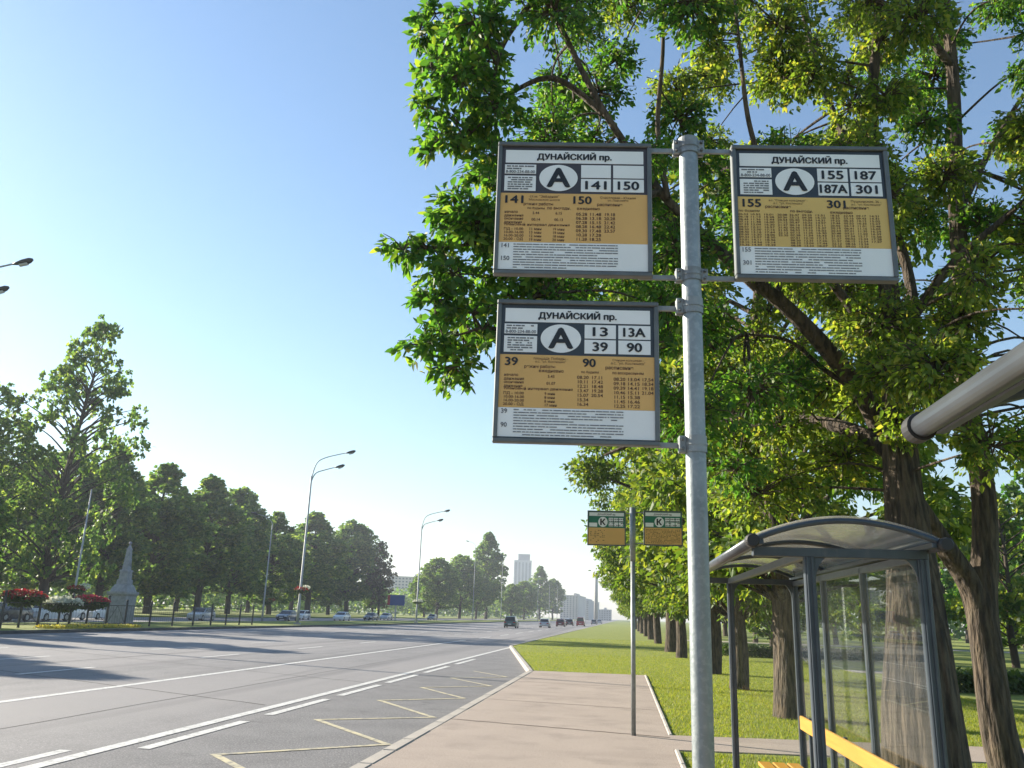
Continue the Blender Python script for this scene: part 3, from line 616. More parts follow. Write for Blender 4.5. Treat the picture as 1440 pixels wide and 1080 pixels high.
# ------------------------------------------------------------------ foliage
def unit(a): return a/(np.linalg.norm(a, axis=-1, keepdims=True)+1e-9)
def leaves(P, D, size, shape=True, droop=0.35):
    """leaf blades at P pointing along D; ovate folded blades (two quads) or plain diamonds"""
    n = len(P); D = unit(D+rng.normal(0, .45, (n, 3))+np.array([0, 0, -droop]))
    nr = unit(np.cross(D, rng.normal(0, 1, (n, 3)))); S = np.cross(D, nr)
    L = (size*rng.uniform(.5, 1.4, n))[:, None]; W = L*rng.uniform(.20, .32, n)[:, None]; fold = nr*W*.35
    if shape:
        V = np.stack([P, P+D*L*.32+S*W+fold, P+D*L*.70+S*W*.72+fold*.6-np.array([0, 0, .06])*L, P+D*L-np.array([0, 0, .14])*L, P+D*L*.70-S*W*.72+fold*.6-np.array([0, 0, .06])*L, P+D*L*.32-S*W+fold], 1).reshape(-1, 3)
        b = np.arange(n)[:, None]*6; Q = np.concatenate([b+np.array([0, 1, 2, 3]), b+np.array([3, 4, 5, 0])], 0)
    else:
        W = L*.42
        V = np.stack([P, P+D*L*.5+S*W, P+D*L, P+D*L*.5-S*W], 1).reshape(-1, 3); b = np.arange(n)[:, None]*4; Q = b+np.array([0, 1, 2, 3])
    return V, Q
def cluster_leaves(c, r, n, size, shape=True, twigs=None, src=None, droop=.35, per=11):
    """sprays of leaves on twigs that fan out from the middle of a clump"""
    c = np.asarray(c, float); r = np.asarray(r, float); nt_ = max(3, n//per)
    d = unit(rng.normal(0, 1, (nt_, 3))); rad = rng.uniform(.55, 1.05, nt_)[:, None]**.6
    E = c+d*r*rad; S0 = c+d*r*rad*rng.uniform(.05, .4, nt_)[:, None]+rng.normal(0, .12, (nt_, 3))*r
    t = rng.uniform(.25, 1.0, (nt_, per)); k = rng.normal(0, .055, (nt_, per, 3))*r.mean()
    P = S0[:, None]+(E-S0)[:, None]*t[..., None]+k-np.array([0, 0, .12])*r[2]*(t**2)[..., None]
    D = unit(np.broadcast_to((E-S0)[:, None], P.shape)+rng.normal(0, .5, P.shape)*r.mean())
    if twigs is not None:
        for a, b in list(zip(S0, E))[::2]: twigs.tube([c+(a-c)*.3, a*.5+b*.5+np.array([0, 0, .03]), b], [.011, .006, .003], 4, False)
    return leaves(P.reshape(-1, 3), D.reshape(-1, 3), size, shape, droop)
class LeafBin:
    def __init__(s): s.V = []; s.Q = []; s.n = 0
    def add(s, VQ): V, Q = VQ; s.V.append(V); s.Q.append(Q+s.n); s.n += len(V)
    def mesh(s, name, material): return fastmesh(name, np.concatenate(s.V), np.concatenate(s.Q), material)
def smooth_path(pts, n=8):
    P = np.asarray(pts, float); out = []
    for i in range(len(P)-1):
        p0 = P[max(i-1, 0)]; p1 = P[i]; p2 = P[i+1]; p3 = P[min(i+2, len(P)-1)]
        for k in range(n):
            t = k/n; out.append(.5*((2*p1)+(-p0+p2)*t+(2*p0-5*p1+4*p2-p3)*t*t+(-p0+3*p1-3*p2+p3)*t**3))
    out.append(P[-1]); return np.array(out)
def limb(mb, pts, radii, seg=10, n=8, rough=.05, ridge=0.0, seed=0):
    P = smooth_path(pts, 10); r = np.interp(np.linspace(0, 1, len(P)), np.linspace(0, 1, len(radii)), radii)
    d = np.concatenate([[0], np.cumsum(np.linalg.norm(np.diff(P, axis=0), axis=1))]); m = max(6, int(d[-1]/max(.05, .45*float(np.mean(r)))))
    s = np.linspace(0, d[-1], m); P = np.stack([np.interp(s, d, P[:, k]) for k in range(3)], 1); r = np.interp(s, d, r)
    g = np.random.default_rng(seed); ph = g.uniform(0, 6.28, 8)
    P[1:-1] += np.stack([np.sin(s*1.9+ph[6])*.05, np.sin(s*2.3+ph[7])*.05, 0*s], 1)[1:-1]*np.minimum(r, .1)[1:-1, None]*4
    def mod(i, a):
        z = s[i]
        q = 1+rough*(np.sin(2*a+ph[0]+z*.5)+.6*np.sin(3*a+ph[1]-z*.7))
        if ridge: q = q+ridge*(np.abs(np.sin(a*8+ph[2]+.9*np.sin(z*1.1+ph[3])))+.6*np.abs(np.sin(a*13+ph[4]+1.3*np.sin(z*1.7+ph[5])))-.95)
        return q
    mb.tube(P, r, seg, True, mod); return P, r

# --- the two big trees beside the shelters
def A(*pts): return [at(*p) for p in pts]
T1base = at(1305, 1080, 9.1)*np.array([1, 1, 0])+np.array([.03, 0, 0]); T2base = at(1418, 1080, 10.4)*np.array([1, 1, 0])+np.array([.03, 0, 0])
t1 = thing('roadside_tree', 'thick-trunked leafy tree standing right behind the bus shelter', 'tree', tuple(T1base))
t2 = thing('roadside_tree', 'forked tree behind the shelter with long limb reaching over the signs', 'tree', tuple(T2base))
def loc(P, b): return np.asarray(P)-b
SK1, SK2 = [], []      # skeleton sample points (pos, radius)
w1, w2 = MB(), MB()
def grow(mb, SK, base, pts, radii, **k):
    P, r = limb(mb, loc(pts, base), radii, **k); SK.append((P+base, r)); return P
grow(w1, SK1, T1base, [T1base+np.array([.03, 0, -.15]), T1base+np.array([0, 0, .12])]+A((1299, 1000, 9.1), (1285, 850, 9.15), (1271, 700, 9.2), (1266, 620, 9.25), (1258, 500, 9.3), (1240, 330, 9.3), (1228, 150, 9.2), (1240, -80, 9.1), (1250, -420, 9.2)), [.48, .41, .355, .27, .195, .175, .13, .09, .06, .045, .02], seg=72, n=14, ridge=.075, seed=3)
grow(w1, SK1, T1base, A((1266, 600, 9.25), (1285, 480, 9.6), (1262, 330, 10.0), (1180, 180, 10.4), (1130, 20, 10.8), (1100, -200, 11)), [.10, .075, .055, .04, .03, .012], seed=4, ridge=.04, seg=14)
grow(w1, SK1, T1base, A((1262, 560, 9.25), (1210, 450, 9.0), (1120, 330, 8.6), (1060, 200, 8.2), (1040, 60, 8.0), (1020, -150, 7.9)), [.07, .05, .038, .028, .02, .008], seed=5, seg=10)
grow(w1, SK1, T1base, A((1268, 640, 9.3), (1180, 600, 9.9), (1080, 590, 10.6), (960, 600, 11.3), (850, 640, 12)), [.11, .08, .06, .04, .015], seed=6, seg=10)
grow(w1, SK1, T1base, A((1262, 480, 9.3), (1330, 380, 9.0), (1420, 300, 8.8), (1540, 200, 8.8)), [.06, .045, .03, .012], seed=7, seg=10)
# T2: fork at (1375, 850)
grow(w2, SK2, T2base, [T2base+np.array([.05, 0, -.15]), T2base+np.array([0.02, 0, .1])]+A((1408, 1040, 10.4), (1392, 940, 10.4), (1380, 850, 10.4), (1383, 770, 10.4), (1381, 690, 10.4), (1372, 620, 10.4), (1352, 480, 10.4), (1347, 330, 10.4), (1345, 200, 10.4), (1334, 60, 10.4), (1325, -120, 10.4), (1330, -380, 10.4)), [.25, .215, .185, .17, .165, .14, .13, .115, .105, .095, .085, .07, .05, .02], seg=32, n=10, ridge=.05, seed=8)
P_l = grow(w2, SK2, T2base, A((1392, 950, 10.4), (1368, 835, 10.35), (1328, 770, 10.2), (1283, 700, 10.0), (1248, 625, 9.8), (1215, 555, 9.5), (1160, 490, 9.2), (1100, 430, 9.0), (1048, 385, 8.8), (990, 330, 8.6), (930, 270, 8.3), (850, 160, 8.0), (790, 40, 7.9), (745, -60, 7.9)), [.12, .125, .11, .10, .10, .10, .095, .085, .075, .06, .045, .036, .028, .015], seg=20, n=8, ridge=.045, seed=9)
grow(w2, SK2, T2base, A((930, 270, 8.3), (860, 290, 8.0), (760, 320, 7.7), (650, 345, 7.5), (585, 350, 7.4)), [.045, .035, .028, .018, .006], seed=10, seg=8)
grow(w2, SK2, T2base, A((850, 160, 8.0), (780, 110, 7.9), (720, 130, 7.8), (690, 160, 7.8), (640, 210, 7.8)), [.04, .032, .024, .016, .006], seed=11, seg=8)
grow(w2, SK2, T2base, A((762, -10, 7.9), (735, 20, 7.8), (705, 70, 7.8), (688, 140, 7.7)), [.04, .035, .026, .01], seed=12, seg=8)
grow(w2, SK2, T2base, A((860, 290, 8.0), (770, 400, 7.7), (690, 455, 7.5), (610, 480, 7.4)), [.03, .024, .016, .005], seed=13, seg=8)
grow(w2, SK2, T2base, A((1100, 430, 9.0), (1095, 390, 9.0), (1090, 330, 9.1), (1060, 240, 9.3)), [.04, .035, .025, .012], seed=14, seg=8)
grow(w2, SK2, T2base, A((1215, 555, 9.5), (1160, 520, 9.4), (1110, 480, 9.3), (1050, 470, 9.1)), [.035, .03, .02, .01], seed=15, seg=8)
grow(w2, SK2, T2base, A((1345, 100, 10.4), (1305, 45, 10.2), (1290, -30, 10.0), (1260, -150, 9.9)), [.06, .055, .05, .02], seed=16, seg=10)
grow(w2, SK2, T2base, A((1347, 300, 10.4), (1400, 200, 10.6), (1450, 120, 10.8), (1540, 30, 11)), [.045, .035, .025, .01], seed=17, seg=10)
grow(w2, SK2, T2base, A((1352, 420, 10.4), (1410, 400, 10.2), (1480, 370, 10), (1560, 340, 9.9)), [.035, .028, .02, .008], seed=18, seg=10)
grow(w2, SK2, T2base, A((940, 280, 8.3), (925, 180, 8.1), (932, 60, 8.0), (930, -60, 8)), [.035, .028, .02, .01], seed=19, seg=8)

# clumps laid out over the crown as seen (px, py) with the depth of the limb that carries them
def inpoly(x, y, poly):
    c = False; n = len(poly)
    for i in range(n):
        (x1, y1), (x2, y2) = poly[i], poly[i-1]
        if (y1 > y) != (y2 > y) and x < (x2-x1)*(y-y1)/(y2-y1)+x1: c = not c
    return c
crownpoly = [(600, -40), (600, 60), (635, 120), (622, 180), (650, 240), (665, 300), (590, 340), (585, 365), (640, 400), (625, 440), (618, 475), (690, 500), (720, 470), (780, 560), (840, 600), (960, 600), (1000, 690), (1080, 720), (1130, 700), (1200, 700), (1300, 600), (1440, 640), (1560, 600), (1560, -40)]
gaps = [(612, 262, 45), (942, 65, 34), (712, 36, 16), (770, 66, 26), (1412, 555, 50), (1395, 250, 34), (1335, 655, 40), (1040, 140, 26), (1405, 60, 34), (1390, 150, 34), (1062, 70, 20), (1300, 340, 16), (1425, 470, 40), (1190, 60, 18), (1290, 210, 16), (1150, 150, 14), (890, 150, 26), (560, 300, 45), (1430, 380, 26)]
cl = []
r = random.Random(12)
tries = 0
while len(cl) < 205 and tries < 12000:
    tries += 1; x = r.uniform(560, 1560); y = r.uniform(-40, 800)
    if not inpoly(x, y, crownpoly): continue
    if any((x-a)**2+(y-b)**2 < (q+22)**2 for a, b, q in gaps): continue
    Y = 7.6+r.uniform(-.5, .7) if x < 760 else (8.2+r.uniform(-.8, 2.4) if x < 980 else r.uniform(7.7, 12.8))
    if x > 960 and Y < 9.7 and abs((y-385)-(x-1048)*1.12) < 62 and 1010 < x < 1270: continue      # keeps the long limb in sight
    if x > 1225 and x < 1320 and y > 640: continue
    if any((x-a)**2+(y-b)**2 < 44**2 and abs(Y-d) < 1.1 for a, b, d in cl): continue
    cl.append((x, y, Y))
cl += [(592, 42, 7.7), (606, 95, 7.7), (603, 150, 7.7), (618, 196, 7.7), (566, 352, 7.4), (600, 348, 7.4), (612, 420, 7.4), (600, 486, 7.4), (640, 515, 7.45), (655, 300, 7.5), (655, 60, 7.7), (670, 110, 7.8), (650, 180, 7.8), (640, 385, 7.5), (690, 260, 7.7), (690, 330, 7.6), (665, 440, 7.5)]
for k in range(70):   # the part of the crown above the frame
    cl.append((r.uniform(640, 1560), r.uniform(-560, -60), r.uniform(7.6, 12)))
L1, L2, L3 = LeafBin(), LeafBin(), LeafBin(); tw1, tw2 = MB(), MB()
ALL1 = np.concatenate([p for p, _ in SK1]); ALL2 = np.concatenate([p for p, _ in SK2])
def branch_to(mb, base, S, c, r0):
    i = np.argmin(np.linalg.norm(S-c, axis=1)+np.where(S[:, 2] > c[2]+.2, .6, 0)+np.where(S[:, 2] < 2.4, 5, 0)); s = S[i]
    d = c-s; l = np.linalg.norm(d)
    mid = s+d*.5+np.array([0, 0, .12*l])+rng.normal(0, .06, 3)*l
    mb.tube(smooth_path([s-base, mid-base, c-base], 5), np.linspace(min(.02, .008+.006*l)+r0, .005, 11), 5, False)
for (x, y, Y) in cl:
    c = at(x, y, Y); left = x < 760
    d1 = np.min(np.linalg.norm(ALL1-c, axis=1)); d2 = np.min(np.linalg.norm(ALL2-c, axis=1))
    two = d2 < d1; base = T2base if two else T1base
    rr = r.uniform(.30, .42) if left else r.uniform(.34, .54)
    if x < 640: rr = r.uniform(.20, .30)
    n = int((1000 if not left else 620)*(rr/.45)**2*r.uniform(.7, 1.25))
    branch_to(w2 if two else w1, base, ALL2 if two else ALL1, c, .004)
    vq = cluster_leaves(c-base, (rr, rr, rr*.8), n, .092 if left else .066, True, tw2 if two else tw1)
    (L2 if two else L1).add(vq)
for tt, wm, tw, LB, sd in ((t1, w1, tw1, L1, 'leaf_olive'), (t2, w2, tw2, L2, 'leaf_near')):
    wm.build('trunk', 'bark', tt, True)
    if tw.n: tw.build('twigs', 'twig', tt)
    o = link('crown', LB.mesh('crown', sd), tt); o['kind'] = 'stuff'

# --- generic trees
def tree_mesh(seed, H, z0, R, prof, ncl, nleaf, size, leafm, barkm, trunk_r, shape=False, cr=.16, lean=0.0, wiggle=.3, per=9, droop=.3):
    global rng
    keep = rng; rng = np.random.default_rng(seed); g = random.Random(seed)
    wood = MB(); LB = LeafBin()
    tp = [(0, 0, -.15), (g.uniform(-.1, .1), g.uniform(-.1, .1), H*.25), (lean*.5+g.uniform(-wiggle, wiggle), g.uniform(-wiggle, wiggle), H*.55), (lean, g.uniform(-wiggle, wiggle), H*.93)]
    P, rr = limb(wood, tp, [trunk_r*1.35, trunk_r, trunk_r*.62, .03], seg=14, n=6, ridge=.04, seed=seed)
    golden = 2.39996
    for i in range(ncl):
        f = (i+.5)/ncl; t = g.random()**.9; z = z0+(H-z0)*t
        rad = R*prof(t)*math.sqrt(g.uniform(.12, 1.0)); a = i*golden+g.uniform(-.4, .4)
        k = int(np.argmin(np.abs(P[:, 2]-max(z-rad*.55, z0*.85)))); s = P[k]
        c = np.array([P[min(int(t*len(P)), len(P)-1)][0]+rad*math.cos(a), P[min(int(t*len(P)), len(P)-1)][1]+rad*math.sin(a), z])
        wood.tube(smooth_path([s, s*.5+c*.5+np.array([0, 0, .08*rad]), c], 4), np.linspace(min(trunk_r*.32, .02+.02*rad), .012, 9), 5, False)
        q = R*cr*g.uniform(.75, 1.3)*(.65+.5*prof(t)); n = int(nleaf*g.uniform(.7, 1.3)*(q/(R*cr))**1.5)
        LB.add(cluster_leaves(c, (q*1.1, q*1.1, q*.9), max(n, 20), size, shape, None, droop=droop, per=per))
    mw = wood.mesh('trunk', barkm, True); ml = LB.mesh('crown', leafm); rng = keep
    return mw, ml
def plant_tree(name, label, mw, ml, x, y, s=1.0, rz=0.0, sz=None, group=None, z=0.0, cat='tree'):
    t = thing(name, label, cat, (x, y, z), rz, group); t.scale = (s, s, sz or s)
    link('trunk', mw, t); o = link('crown', ml, t); o['kind'] = 'stuff'; return t
lime = lambda t: (math.sin(math.pi*min(1, .10+t*.90))**.55)*(1.0 if t < .55 else 1.0)
pop = lambda t: (.55+.45*math.sin(math.pi*min(1, t*1.15)))*(1 if t < .7 else max(.12, 1-(t-.7)/.36))
rowA = tree_mesh(101, 12.5, 2.5, 4.6, lime, 75, 430, .17, 'leaf_row', 'bark', .26, True, .15)
rowB = tree_mesh(202, 11.8, 2.3, 4.3, lime, 75, 420, .17, 'leaf_row', 'bark', .22, True, .16)
order = ['second', 'third', 'fourth', 'fifth', 'sixth', 'seventh', 'eighth', 'ninth']
rowpos = [(3.15, 17.6), (3.1, 24.3), (3.05, 31.0), (2.85, 43.5), (2.75, 51), (2.7, 68), (2.65, 82), (2.6, 97), (2.6, 116), (2.55, 137), (2.5, 165), (2.5, 200)]
names = ['lime tree of the roadside row, just beyond the shelter', 'second lime tree beyond the shelter, its dark trunk seen beside the glass', 'third lime tree beyond the shelter in the lawn row', 'fourth lime tree beyond the shelter, its lit trunk beside the signpost', 'fifth lime tree beyond the shelter in the lawn row', 'sixth lime tree beyond the shelter in the lawn row', 'seventh lime tree beyond the shelter in the lawn row', 'eighth lime tree beyond the shelter in the lawn row', 'ninth lime tree beyond the shelter in the lawn row', 'tenth lime tree beyond the shelter in the lawn row', 'last but one lime tree at the far end of the lawn row', 'farthest lime tree at the end of the lawn row']
for i, ((x, y), nm) in enumerate(zip(rowpos, names)):
    mw, ml = (rowA, rowB)[i % 2]
    plant_tree('lime_tree', nm, mw, ml, x, y, [.95, .88, .95, 1.0, .95, 1.05, .95, 1, 1.05, .95, 1, 1][i], [2.2, 4.4, 1.3, 3.9, .4, 2.7, 5.1, 1.9, 3.3, .8, 4.6, 2.4][i], group='limes in a row along the lawn')
# --- left side
bigL = tree_mesh(303, 24, 3.0, 7.0, lambda t: (.75+.25*math.sin(math.pi*t*1.1))*(1 if t < .6 else max(.12, 1-(t-.6)/.48)), 150, 85, .36, 'leaf_far', 'bark_far', .38, False, .135, lean=1.5, wiggle=.6)
popA = tree_mesh(404, 22, 3.2, 4.6, pop, 190, 120, .42, 'leaf_far', 'bark_far', .30, False, .185)
popB = tree_mesh(505, 21, 2.8, 5.0, pop, 190, 120, .42, 'leaf_far', 'bark_far', .30, False, .185)
popC = tree_mesh(606, 20, 3.4, 5.6, lime, 190, 120, .44, 'leaf_far', 'bark_far', .32, False, .185)
brn = tree_mesh(707, 20, 3.0, 3.6, pop, 70, 70, .42, 'leaf_brown', 'bark_far', .25, False, .24)
def topH(px, py, X): return atx(px, py, X)
def left_tree(nm, px, py, X, mesh, Hn, lab, sxy=1.0, rz=0.0, name='poplar_tree', grp='poplars of the park across the road'):
    p = topH(px, py, X); k = p[2]/Hn
    return plant_tree(name, lab, mesh[0], mesh[1], X, p[1], k*sxy, rz, k, grp)
left_tree('', 128, 455, -56, bigL, 23.5, 'tall loose-crowned tree rising highest at the left edge', .78, 0.6, 'tall_tree', None)
left_tree('', 20, 548, -62, bigL, 23.5, 'broad tree filling the left edge behind the red flowers', .95, 3.0, 'tall_tree', None)
left_tree('', -90, 600, -58, bigL, 23.5, 'tree at the left border, mostly cut off by it', .9, 4.4, 'tall_tree', None)
PT = [(172, 632, -72, popA, 22, 1.0, 'poplar right behind the stone monument'), (236, 655, -74, popB, 21, 1.15, 'poplar just right of the stone monument'), (300, 672, -76, popA, 22, 1.15, 'poplar with twin top between the monument and the tall street lamp'), (340, 690, -82, popC, 20, .9, 'round-topped tree in the gap left of the tall street lamp'),
      (392, 722, -80, popB, 21, 1.15, 'poplar left of the tall street lamp mast'), (445, 722, -82, popA, 22, 1.35, 'poplar right behind the tall street lamp'), (497, 735, -84, popC, 20, 1.05, 'round poplar to the right of the tall street lamp'), (470, 760, -90, popB, 21, 1.2, 'lower poplar in the gap right of the tall lamp'),
      (95, 640, -80, popC, 20, 1.1, 'dark tree behind the flower baskets'), (20, 660, -84, popC, 20, 1.2, 'dark tree deep behind the left flower basket')]
for i, (px, py, X, me, Hn, s, lab) in enumerate(PT): left_tree('', px, py, X, me, Hn, lab, s*1.25, i*1.7)
for i, (px, py, X, lab) in enumerate([(205, 690, -96, 'tree filling the gap between the two poplars by the monument'), (268, 700, -98, 'tree filling the gap left of the twin-topped poplar'), (362, 735, -100, 'tree filling the gap before the pale mast'), (420, 745, -102, 'tree filling the gap just left of the tall lamp'), (140, 670, -94, 'dark tree seen over the flower baskets')]):
    left_tree('', px, py, X, popC, 20, lab, 1.2, i*2.3)
left_tree('', 540, 756, -74, brn, 20, 'thin brownish tree left of the blue billboard', 1.0, 1.0, 'brownish_tree', None)
left_tree('', 528, 800, -78, popC, 20, 'low dark tree under the brownish one', 1.1, 2.0)
for i, (px, py, X, me, Hn, s, lab) in enumerate([(618, 786, -62, popC, 20, 1.35, 'wide round tree right of the blue billboard'), (650, 782, -60, popC, 20, 1.3, 'round tree under the second street lamp'), (688, 750, -56, popA, 22, 1.1, 'slender tall poplar left of the tower block'), (600, 800, -70, popB, 21, 1.4, 'low tree left of the second lamp mast'), (672, 800, -58, popC, 20, 1.2, 'dark low tree at the foot of the slender poplar'),
        (720, 822, -52, popC, 20, 1.5, 'round tree before the foot of the tower block'), (738, 818, -50, popC, 20, 1.4, 'dark tree right under the tower block'), (760, 797, -48, popA, 22, 1.2, 'small pointed poplar right of the tower block'), (778, 815, -44, popC, 20, 1.2, 'last dark tree before the pale apartment block')]):
    left_tree('', px, py, X, me, Hn, lab, s, i*2.1, grp='trees where the road runs out of sight')
# trees off to the left whose long shadows lie over the road
for i, (x, y, s) in enumerate([(-39.6, 45.5, .52), (-66, 50, .85), (-39.8, 31, .55), (-76, 78, .8)]):
    plant_tree('park_tree', ('median tree left of the picture, behind the red flower basket', 'park tree left of the picture, across the side road', 'median tree left of the picture, nearest the viewer', 'park tree left of the picture, farthest from the viewer')[i], (popC, popB)[i % 2][0], (popC, popB)[i % 2][1], x, y, s, i*1.3, group='trees beyond the left border')
# park trees on the right, behind the limes
pk = tree_mesh(808, 9, 1.2, 3.3, lime, 60, 150, .26, 'leaf_row', 'bark_far', .16, False, .19)
pk2 = tree_mesh(909, 11, 2.2, 3.6, lime, 60, 150, .28, 'leaf_near', 'bark_far', .16, False, .19)
spots = [(1425, 905, 48, 1.0, 'young park tree at the right border'), (1395, 905, 62, .9, 'park tree right of the forked trunk'), (1085, 893, 62, .8, 'round pale tree seen through the end glass'), (1062, 890, 85, 1.2, 'dark park tree seen through the left glass pane'), (1108, 892, 96, 1.3, 'park tree behind the shelter post'), (1175, 893, 90, 1.2, 'park tree in the middle glass pane'), (1215, 893, 70, .9, 'park tree in the right glass pane'), (1330, 893, 90, 1.3, 'park tree behind the thick trunk'), (1250, 892, 110, 1.4, 'far park tree behind the thick trunk'), (1440, 895, 110, 1.3, 'far park tree at the right border'), (1020, 885, 120, 1.5, 'far park tree left of the shelter'), (1480, 895, 60, 1.1, 'park tree past the right border'), (1150, 890, 150, 1.6, 'distant park tree behind the glass'), (1360, 890, 140, 1.6, 'distant park tree right of the thick trunk'), (990, 880, 170, 1.7, 'distant park tree beside the signpost')]
for i, (px, py, Y, s, lab) in enumerate(spots):
    p = at(px, py, Y); me = (pk, pk2)[i % 2]
    plant_tree('park_tree', lab, me[0], me[1], p[0], Y, s, i*1.1, group='trees in the park on the right')
# the wood far behind the poplars, one mass of crowns
def wood(label, x0, y0, x1, y1, depth, h, n, size):
    t = rng.uniform(0, 1, n); dd = rng.uniform(-.5, .5, n)*depth
    top = h*(.72+.16*np.sin(t*43)+.12*np.sin(t*97+1)); z = rng.uniform(.03, 1, n)**.75*top
    d = unit(np.array([x1-x0, y1-y0])); P = np.stack([x0+(x1-x0)*t-d[1]*dd, y0+(y1-y0)*t+d[0]*dd, z], 1)
    LB = LeafBin(); LB.add(leaves(P, rng.normal(0, 1, P.shape), size, False, .2)); o = link('far_wood', LB.mesh('far_wood', 'leaf_far')); tag(o, label, 'wood', kind='stuff')
wood('far wood closing the park behind the poplars', -135, 20, -135, 420, 30, 15, 26000, 1.3)
wood('far wood beyond the park on the right', 20, 210, 190, 150, 40, 13, 16000, 1.2)
wood('far trees along the end of the side road', -125, 430, -60, 560, 30, 15, 8000, 1.5)
# hedge
def hedge(label, x0, y0, x1, y1, wd, h, n):
    LB = LeafBin(); p0, p1 = np.array([x0, y0]), np.array([x1, y1]); L = np.linalg.norm(p1-p0); d = (p1-p0)/L; nrm = np.array([-d[1], d[0]])
    t = rng.uniform(0, 1, n); s = rng.uniform(-.5, .5, n)*wd; z = rng.uniform(.02, 1, n)**.7*h*(1+.1*np.sin(t*40))
    P = np.concatenate([p0+t[:, None]*(p1-p0)+s[:, None]*nrm, z[:, None]], 1)-np.array([x0, y0, 0])
    LB.add(leaves(P, rng.normal(0, 1, (n, 3)), .12, False, 0)); t_ = thing('hedge', label, 'hedge', (x0, y0, 0))
    o = link('foliage', LB.mesh('foliage', 'leaf_hedge'), t_); o['kind'] = 'stuff'
    m = MB()
    for k in range(int(L/.6)):
        q = d*(k*.6+.3); m.tube([(q[0], q[1], -.05), (q[0]+.05, q[1], h*.7)], [.02, .01], 5)
    m.build('stems', 'twig', t_)
hedge('low clipped hedge in the park right of the forked trunk', 8.2, 27, 17, 28.5, .9, .55, 9000)
hedge('low hedge across the lawn seen through the shelter glass', 5.2, 48, 14, 49, 1.1, .55, 7000)

# ------------------------------------------------------------------ grass
def grass(name, label, polys, n, hmin, hmax, exclude=None):
    Ps = []
    for (x0, x1, y0, y1), k in polys:
        p = np.stack([rng.uniform(x0, x1, k), y0+(y1-y0)*rng.uniform(0, 1, k)**1.3, np.zeros(k)], 1); Ps.append(p)
    P = np.concatenate(Ps)
    if exclude is not None: P = P[~exclude(P)]
    k = len(P); h = rng.uniform(hmin, hmax, k)[:, None]; a = rng.uniform(0, 6.28, k); wd = h*.14
    s = np.stack([np.cos(a), np.sin(a), np.zeros(k)], 1); l = rng.normal(0, .35, (k, 3))*h; l[:, 2] = h[:, 0]
    V = np.stack([P-s*wd, P+s*wd, P+l+s*wd*.1], 1).reshape(-1, 3); Q = np.arange(3*k).reshape(-1, 3)
    o = link(name, fastmesh(name, V, Q, 'grass_blade')); tag(o, label, 'grass', kind='stuff'); return o
def onpave(P):
    x, y = P[:, 0], P[:, 1]
    return ((x < .8) & (y < 28.55)) | ((y > 12.35+.105*(x-.69)-.02) & (y < 14.1+.12*(x-.69)) & (x < 14.2)) | ((x < 2.65) & (y < 10)) | (x < -2.75-3.55*(np.clip(y, 28.3, 50.6)-28.3)/22.3) | (x < -6.25)
grass('grass', 'mown sunlit grass of the roadside lawn', [((.8, 9, 10, 24), 110000), ((-6.3, 9, 24, 42), 120000), ((-6.3, 10, 42, 75), 60000)], 0, .02, .052, onpave)

# ------------------------------------------------------------------ street lamps
def lamp_near(label, Y, X=-34.0, top=19.0, arm=True, grp='twin-headed street lamps on the median'):
    t = thing('street_lamp', label, 'street lamp', (X, Y, 0), 0, grp)
    m = MB(); m.tube([(0, 0, -.1), (0, 0, 2.2), (0, 0, 2.3), (0, 0, top)], [.17, .16, .13, .085], 12); m.build('mast', 'lamp_pole', t, True)
    m = MB(); m.bbox((0, 0, .08), (.6, .6, .2), .03); m.build('base', 'concrete', t)
    for dz, ln, rise in ((0, 4.6, 2.6), (-.5, 3.5, 1.5)):
        p = smooth_path([(0, 0, top+dz-.5), (0.05, 0, top+dz), (.45, .02, top+dz+rise*.55), (1.4, .05, top+dz+rise*.8), (ln-.9, .1, top+dz+rise*1.02)], 5)
        m = MB(); m.tube(p, np.linspace(.075, .05, len(p)), 8); a = m.build('arm', 'lamp_pole', t, True)
        e = p[-1]; d = unit(p[-1]-p[-2]); q = [e-d*.1, e+d*.15, e+d*.45, e+d*.85, e+d*1.05]
        m = MB(); m.tube(q, [.06, .12, .19, .19, .08], 10, True, lambda i, an: np.where(np.sin(an) > .3, .75, 1.0)); m.build('lamp_head', 'lamp_head', a, True)
        m = MB(); m.tube([e+d*.35-np.array([0, 0, .17]), e+d*.8-np.array([0, 0, .17])], [.11, .11], 8); m.build('lamp_lens', 'lamp_glass', a, True)
    return t
def yfor(px, py, X): return atx(px, py, X)[1]
lamp_near('tall twin-headed street lamp cropped by the left border, heads only', 38.4, -36.5, 16.6)
lB = lamp_near('tallest twin-headed street lamp in view, left of centre', 88.5, -34.0, 15.8)
lC = lamp_near('second twin-headed street lamp, beside the blue billboard', 141, -33.8, 15.8)
def lamp_far(label, px_base, px_top, X, arm=True):
    a = atx(*px_base, X); b = atx(*px_top, X); top = max(b[2], 6)
    t = thing('street_lamp', label, 'street lamp', (X, b[1], 0), 0, 'lamps along the side road')
    m = MB(); m.tube([(0, 0, -.1), (0, 0, 2), (0, 0, top)], [.12, .10, .05], 10); m.build('mast', 'lamp_pole', t, True)
    if not arm: return t
    p = smooth_path([(0, 0, top-.3), (-.1, 0, top+.3), (-1.0, 0, top+1.0), (-2.2, 0, top+1.3)], 4)
    m = MB(); m.tube(p, .045, 6); a_ = m.build('arm', 'lamp_pole', t, True)
    m = MB(); m.tube([(-2.1, 0, top+1.28), (-2.4, 0, top+1.38), (-3.0, 0, top+1.5)], [.07, .15, .08], 8); m.build('lamp_head', 'lamp_head', a_, True)
    return t
lamp_far('pale slanting lamp mast standing left of the stone monument', (107, 822), (129, 688), -44, False)
lamp_far('pale lamp mast among the poplars left of the tall lamp', (374, 860), (383, 738), -44)
